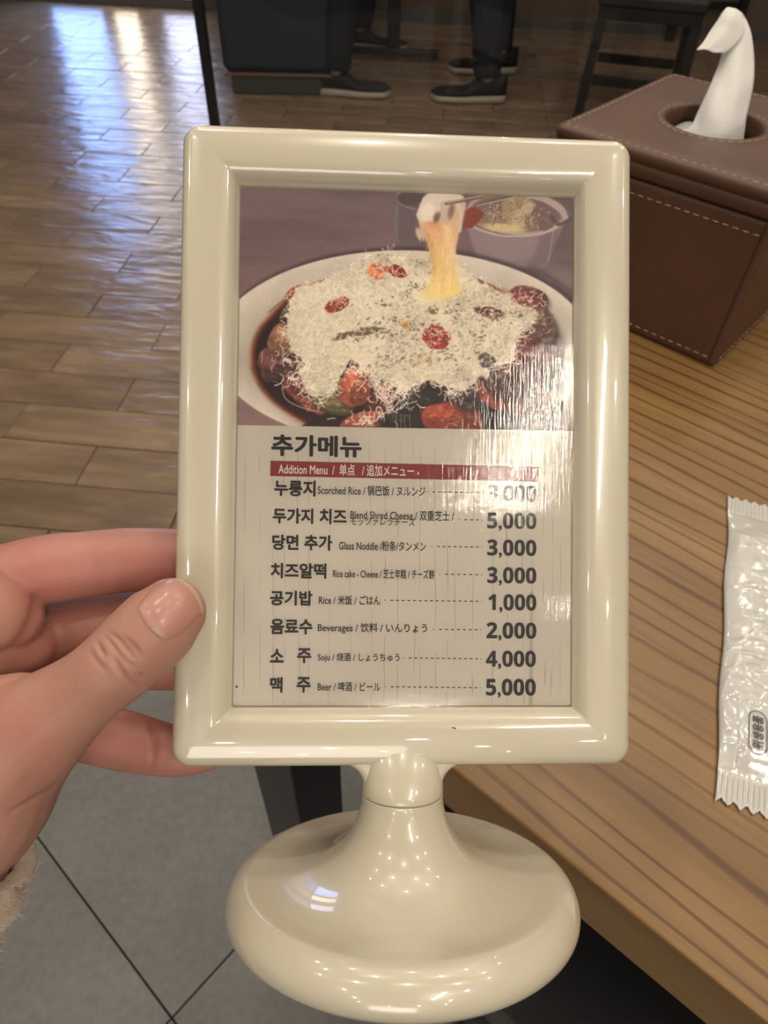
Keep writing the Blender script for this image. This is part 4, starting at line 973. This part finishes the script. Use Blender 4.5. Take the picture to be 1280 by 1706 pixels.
m_nail = NT('nail'); tc_ = m_nail.n('ShaderNodeVertexColor', layer_name='tone'); m_nail.l(tc_.outputs['Color'], m_nail.b.inputs['Base Color']); m_nail.p(Roughness=.38, Subsurface_Weight=.3, Subsurface_Radius=(.9, .4, .25), Subsurface_Scale=.003, Coat_Weight=.25, Coat_Roughness=.15)
nm = mesh('nail', A_.reshape(-1, 3), f); tn = []
for i in range(NU):
    for j in range(NV_):
        a = -1 + 2 * i / (NU - 1); b = -1 + 2 * j / (NV_ - 1); c = np.array([.44, .205, .165])
        if a > .86 : c = np.array([.52, .34, .22])
        elif a < -.72 - .2 * b * b + .1: c = c * .6 + np.array([.48, .30, .25]) * .4
        tn.append((*c, 1))
nm.color_attributes.new('tone', 'FLOAT_COLOR', 'POINT').data.foreach_set('color', np.array(tn, np.float32).reshape(-1))
nl = link('thumbnail', nm, m_nail.m, person); md = nl.modifiers.new('t', 'SOLIDIFY'); md.thickness = .0004; md.offset = -1
# fleece sleeve
m_fl = NT('beige_fleece'); v_ = m_fl.coord(); f_ = m_fl.noise(v_, 160, 4, .7)
m_fl.l(m_fl.ramp(f_, [(.3, (.42, .29, .20)), (.7, (.66, .50, .37))]), m_fl.b.inputs['Base Color']); m_fl.p(Roughness=.95, Sheen_Weight=.6, Sheen_Roughness=.5); m_fl.bump(m_fl.noise(v_, 520, 4, .7), .9, .0012); m_fl = m_fl.m
SLV = smooth_path([(-98, 1402, .1985, 148), (-118, 1455, .200, 152), (-150, 1530, .203, 154), (-215, 1640, .209, 160), (-330, 1860, .225, 180), (-540, 2240, .255, 220)], 10)
P = [Vector(px(*q[:3])) for q in SLV]; rr = [q[3] * q[2] / FPX for q in SLV]; v = []; NS = 160; rs = np.random.RandomState(12)
prof_ = [(.0, -.0035, 8), (.0, -.0035, 4)]
rings_ = [(P[4], rr[4] - .0042), (P[2], rr[2] - .0045), (P[0], rr[0] - .0040), (P[0] + (P[0] - P[1]) * .35, rr[0] - .0012), (P[0] + (P[0] - P[1]) * .25, rr[0] + .0002)] + [(p, r) for p, r in zip(P, rr)]
for i, (p, r) in enumerate(rings_):
    t = (P[min(i, len(P) - 1)] - P[max(0, min(i, len(P) - 1) - 1)]); t = (P[8] - P[0]) if t.length < 1e-6 else (P[8] - P[0]); t.normalize()
    a = t.cross(Vector(MC[2])).normalized(); b = t.cross(a).normalized()
    for k in range(NS):
        th = 2 * math.pi * k / NS; r2 = r + rs.normal(0, .00035) + .0012 * math.sin(th * 3 + i * .5) * (1 if i > 3 else .6); v.append(p + a * r2 * math.cos(th) + b * r2 * math.sin(th) * .85)
f = [(i * NS + k, i * NS + (k + 1) % NS, (i + 1) * NS + (k + 1) % NS, (i + 1) * NS + k) for i in range(len(rings_) - 1) for k in range(NS)]
sl = link('sleeve', mesh('sleeve', v, f), m_fl, person)
fz = bmesh.new()
sv = [Vector(q) for q in v]
for _ in range(5200):
    i = rs.randint(3, min(len(rings_) - 1, 40)); k = rs.randint(NS); p = sv[i * NS + k].lerp(sv[min(i + 1, len(rings_) - 1) * NS + k], rs.rand()); c_ = rings_[i][0]; d = (p - c_).normalized() + Vector(rs.normal(0, .6, 3)); d.normalize(); L = rs.uniform(.0008, .0026)
    s_ = d.cross(Vector(rs.normal(0, 1, 3))).normalized() * .00012; q = [fz.verts.new(p - s_), fz.verts.new(p + s_), fz.verts.new(p + d * L + Vector(rs.normal(0, .0004, 3)))]; fz.faces.new(q)
fm = bpy.data.meshes.new('fleece_fuzz'); fz.to_mesh(fm); fz.free(); tag(link('fleece_fuzz', fm, m_fl, sl, smooth=False), kind='stuff')
#<HAND
#BG>
# ================================================================ BEHIND THE DARK GLASS
GV = 1.88
gp = plane_z(384, 430, 0); gu = uv_of(gp)[0] / HC
glass = empty('glass_partition', (*uv(gu, GV), 0), ANG_F); tag(glass, 'dark tinted glass partition with black edge standing behind the menu stand', 'glass partition')
def tinted():
    m = NT('tinted_glass'); m.t.nodes.remove(m.b)
    tr = m.n('ShaderNodeBsdfTransparent'); tr.inputs[0].default_value = (.74, .74, .74, 1); gl = m.n('ShaderNodeBsdfGlossy'); gl.inputs['Roughness'].default_value = .02
    fr_ = m.n('ShaderNodeFresnel'); fr_.inputs[0].default_value = 1.45; mx = m.n('ShaderNodeMixShader')
    m.l(fr_.outputs[0], mx.inputs[0]); m.l(tr.outputs[0], mx.inputs[1]); m.l(gl.outputs[0], mx.inputs[2]); m.l(mx.outputs[0], m.out.inputs[0]); return m.m
GH = 1.25; GL_ = 2.3
link('pane', mesh('pane', [(.02, 0, .06), (GL_, 0, .06), (GL_, 0, GH), (.02, 0, GH)], [(0, 1, 2, 3)]), tinted(), glass, smooth=False)
m_bk = grainy('black_frame', (.008, .008, .010), .3, .2, 20, .05)
box_obj('edge_post', (0, -.016, 0), (.020, .016, GH), m_bk, glass, .002); box_obj('top_rail', (.020, -.012, GH), (GL_, .012, GH + .02), m_bk, glass, .002)
box_obj('bottom_rail', (.020, -.012, .0), (GL_, .012, .06), m_bk, glass, .002); box_obj('edge_post', (GL_, -.016, 0), (GL_ + .02, .016, GH), m_bk, glass, .002)

m_cw = grainy('black_stained_wood', (.010, .008, .007), .5, .2, 30, .1); m_seat = leather('dark_seat_leather', (.020, .016, .018))
def chair(x, y, rz, label, sh=.45, sw=.40, group='black dining chairs behind the glass', back=True, st=.14):
    t = empty('dining_chair', (x, y, 0), rz); tag(t, label, 'chair', group)
    box_obj('seat', (-sw / 2, -sw / 2, sh - .045), (sw / 2, sw / 2, sh), m_seat, t, .012, 3)
    box_obj('seat_frame', (-sw / 2 + .01, -sw / 2 + .01, sh - .085), (sw / 2 - .01, sw / 2 - .01, sh - .046), m_cw, t, .003)
    for sx in (-1, 1):
        for sy in (-1, 1):
            cx, cy = sx * (sw / 2 - .03), sy * (sw / 2 - .03); bmx = bmesh.new(); vs = add_box(bmx, (cx - .019, cy - .019, 0), (cx + .019, cy + .019, sh - .0855), .002)
            for q in bmx.verts:
                k = 1 - q.co.z / sh; q.co.x += sx * .02 * k; q.co.y += sy * .02 * k
            link('leg', bm_mesh('leg', bmx), m_cw, t, smooth=False)
    for sy in (-1, 1): box_obj('stretcher', (-sw / 2 + .04, sy * (sw / 2 - .03) - .010, st), (sw / 2 - .04, sy * (sw / 2 - .03) + .010, st + .035), m_cw, t, .002)
    for sx in (-1, 1): box_obj('stretcher', (sx * (sw / 2 - .025) - .010, -sw / 2 + .05, st + .06), (sx * (sw / 2 - .025) + .010, sw / 2 - .05, st + .09), m_cw, t, .002)
    if back:
        for sx in (-1, 1): box_obj('back_post', (sx * (sw / 2 - .025) - .016, sw / 2 - .045, sh + .001), (sx * (sw / 2 - .025) + .016, sw / 2 - .012, sh + .42), m_cw, t, .003)
        box_obj('backrest', (-sw / 2 + .042, sw / 2 - .042, sh + .20), (sw / 2 - .042, sw / 2 - .016, sh + .40), m_seat, t, .006)
    return t
def on(xp, yp): p = plane_z(xp, yp, 0); return p[0], p[1]
x, y = on(985, 200); chair(x + .16, y + .10, R(-14), 'black wooden dining chair nearest the brown tissue box')
x, y = on(1090, 60); chair(x + .22, y + .12, R(8), 'black wooden dining chair behind the standing white tissue')
x, y = on(800, 40); chair(x + .05, y + .35, R(-5), 'black wooden dining chair behind the dark trouser leg')
# padded navy bench end
bx = on(350, 190); nb = empty('bench', (bx[0] + .02, bx[1] + .25, 0), R(3)); tag(nb, 'navy padded bench block with brown piping behind the dark glass', 'bench')
m_navy = leather('navy_upholstery', (.012, .022, .036))
box_obj('padded_side', (0, 0, .085), (.50, .45, .44), m_navy, nb, .03, 4); box_obj('piping', (.006, -.004, .074), (.47, .44, .084), grainy('brown_piping', (.16, .09, .06), .5), nb, .003)
box_obj('plinth', (.03, .01, 0), (.47, .42, .0735), grainy('grey_plinth', (.05, .05, .052), .4), nb, .008)
# low dark platform rail
# seated people: legs and shoes only come into view
m_jean = grainy('dark_denim', (.009, .012, .019), .85, .35, 90, .5); m_shoe = grainy('black_canvas', (.010, .010, .013), .8, .3, 120, .4); m_sole = simple('cream_rubber', (.42, .38, .30), .5); m_sock = grainy('grey_sock', (.35, .34, .31), .9)
def shoe(parent, x, y, z, yaw, L=.33, sole=True):
    """toe points along +x before yaw"""
    M_ = Matrix.Translation((x, y, z)) @ Matrix.Rotation(yaw, 4, 'Z'); s = L / .29
    def outline(t): # half width at fraction t from heel to toe
        return (.032 + .014 * math.sin(min(1, t * 1.25) * math.pi * .9 - .6) + .010 * sm(t, .3, .7)) * (1 - max(0, (t - .86) / .14) ** 2.2 * .9) * (1 - max(0, (.10 - t) / .10) ** 2 * .55)
    def build(name, z0s, mat, hfun=None):
        v = []; f = []; N1, N2 = 26, 24
        for i in range(N1):
            t = i / (N1 - 1); w_ = outline(t); top = hfun(t)
            for k in range(N2):
                a = 2 * math.pi * k / N2; yy = math.copysign(abs(math.cos(a)) ** .6, math.cos(a)) * w_ * (1 if name == 'sole' else .94); zz = z0s + (top - z0s) * (.5 + .5 * math.copysign(abs(math.sin(a)) ** (.45 if name == 'sole' else .8), math.sin(a)))
                if name != 'sole' and math.sin(a) > 0: yy *= 1 - .35 * math.sin(a) * (.4 + .6 * (top / .1))
                v.append(((t * .29 - .08) * s, yy * s, zz * s))
        for i in range(N1 - 1):
            for k in range(N2): f.append((i * N2 + k, i * N2 + (k + 1) % N2, (i + 1) * N2 + (k + 1) % N2, (i + 1) * N2 + k))
        f += [tuple(range(N2))[::-1], tuple(range((N1 - 1) * N2, N1 * N2))]
        me = mesh(name, v, f); me.transform(M_); return link(name, me, mat, parent)
    sh_ = build('shoe', .022, m_shoe, lambda t: .095 - .052 * sm(t, .25, .62) - .012 * sm(t, .8, 1))
    so = build('sole', .0, m_sole, lambda t: .026 + .004 * sm(t, .9, 1)); so.parent = sh_
    return M_
def person_legs(label, hip, knees, ankles, yaws, sock, group=None):
    t = empty('person', (0, 0, 0)); tag(t, label, 'person')
    bm = bmesh.new()
    for hp, kn, an, yw in zip(hip, knees, ankles, yaws):
        pts = smooth_path([(*hp, .105), (*[(a + b) / 2 for a, b in zip(hp, kn)], .092), (*kn, .075), (*[(a * .5 + b * .5) for a, b in zip(kn, an)], .070), (an[0], an[1], an[2] + .03, .060)], 6)
        tube_bm(bm, [q[:3] for q in pts], [q[3] for q in pts], 18)
        shoe(t, an[0], an[1], 0, yw)
        if sock: tube = bmesh.new(); tube_bm(tube, [(an[0], an[1], .07), (an[0], an[1], an[2] + .06)], [.034, .038], 14); link('sock', bm_mesh('sock', tube), m_sock, t)
    tube_bm(bm, [hip[0], hip[1]], [.11, .11], 18); me_ = bm_mesh('trousers', bm); o = link('trousers', me_, m_jean, t); md = o.modifiers.new('r', 'REMESH'); md.mode = 'VOXEL'; md.voxel_size = .012; md.use_smooth_shade = True
    return t
def sitter(label, toe, heel, toe2, heel2, hipdir):
    hips, kn, an, yw = [], [], [], []; Ls = []
    for (tx, ty), (hx_, hy_) in ((toe, heel), (toe2, heel2)):
        T_, H_ = np.array(on(tx, ty)), np.array(on(hx_, hy_)); d = T_ - H_; a = H_ + d * .28; an.append((a[0], a[1], .07)); yw.append(math.atan2(d[1], d[0])); u = d / np.linalg.norm(d)
        kn.append((a[0] + u[0] * .04, a[1] + u[1] * .04, .50)); hips.append((a[0] - u[0] * .40, a[1] - u[1] * .40 + hipdir, .575))
    person_legs(label, hips, kn, an, yw, True)
sitter('seated person in dark trousers and black shoe with cream sole, toe toward the bench', (716, 165), (842, 170), (740, 118), (862, 122), 0)
sitter('seated person in dark navy trousers with grey sock, shoe toe toward the other sitter', (650, 160), (528, 156), (680, 84), (570, 80), 0)
# dark low rail between them
rl = empty('pedestal_table', (*on(655, 100), 0), ANG_F); tag(rl, 'black pedestal table with low foot bar between the two seated people', 'table')
box_obj('foot_bar', (-.22, -.02, .02), (.22, .02, .05), m_bk, rl, .003); box_obj('post', (-.03, -.0295, .0555), (.03, .0295, .70), m_bk, rl, .003); box_obj('top', (-.38, -.30, .7005), (.38, .30, .73), m_cw, rl, .004)
#<BG
print('script done', sum(len(o.data.polygons) for o in S.objects if o.type == 'MESH'))
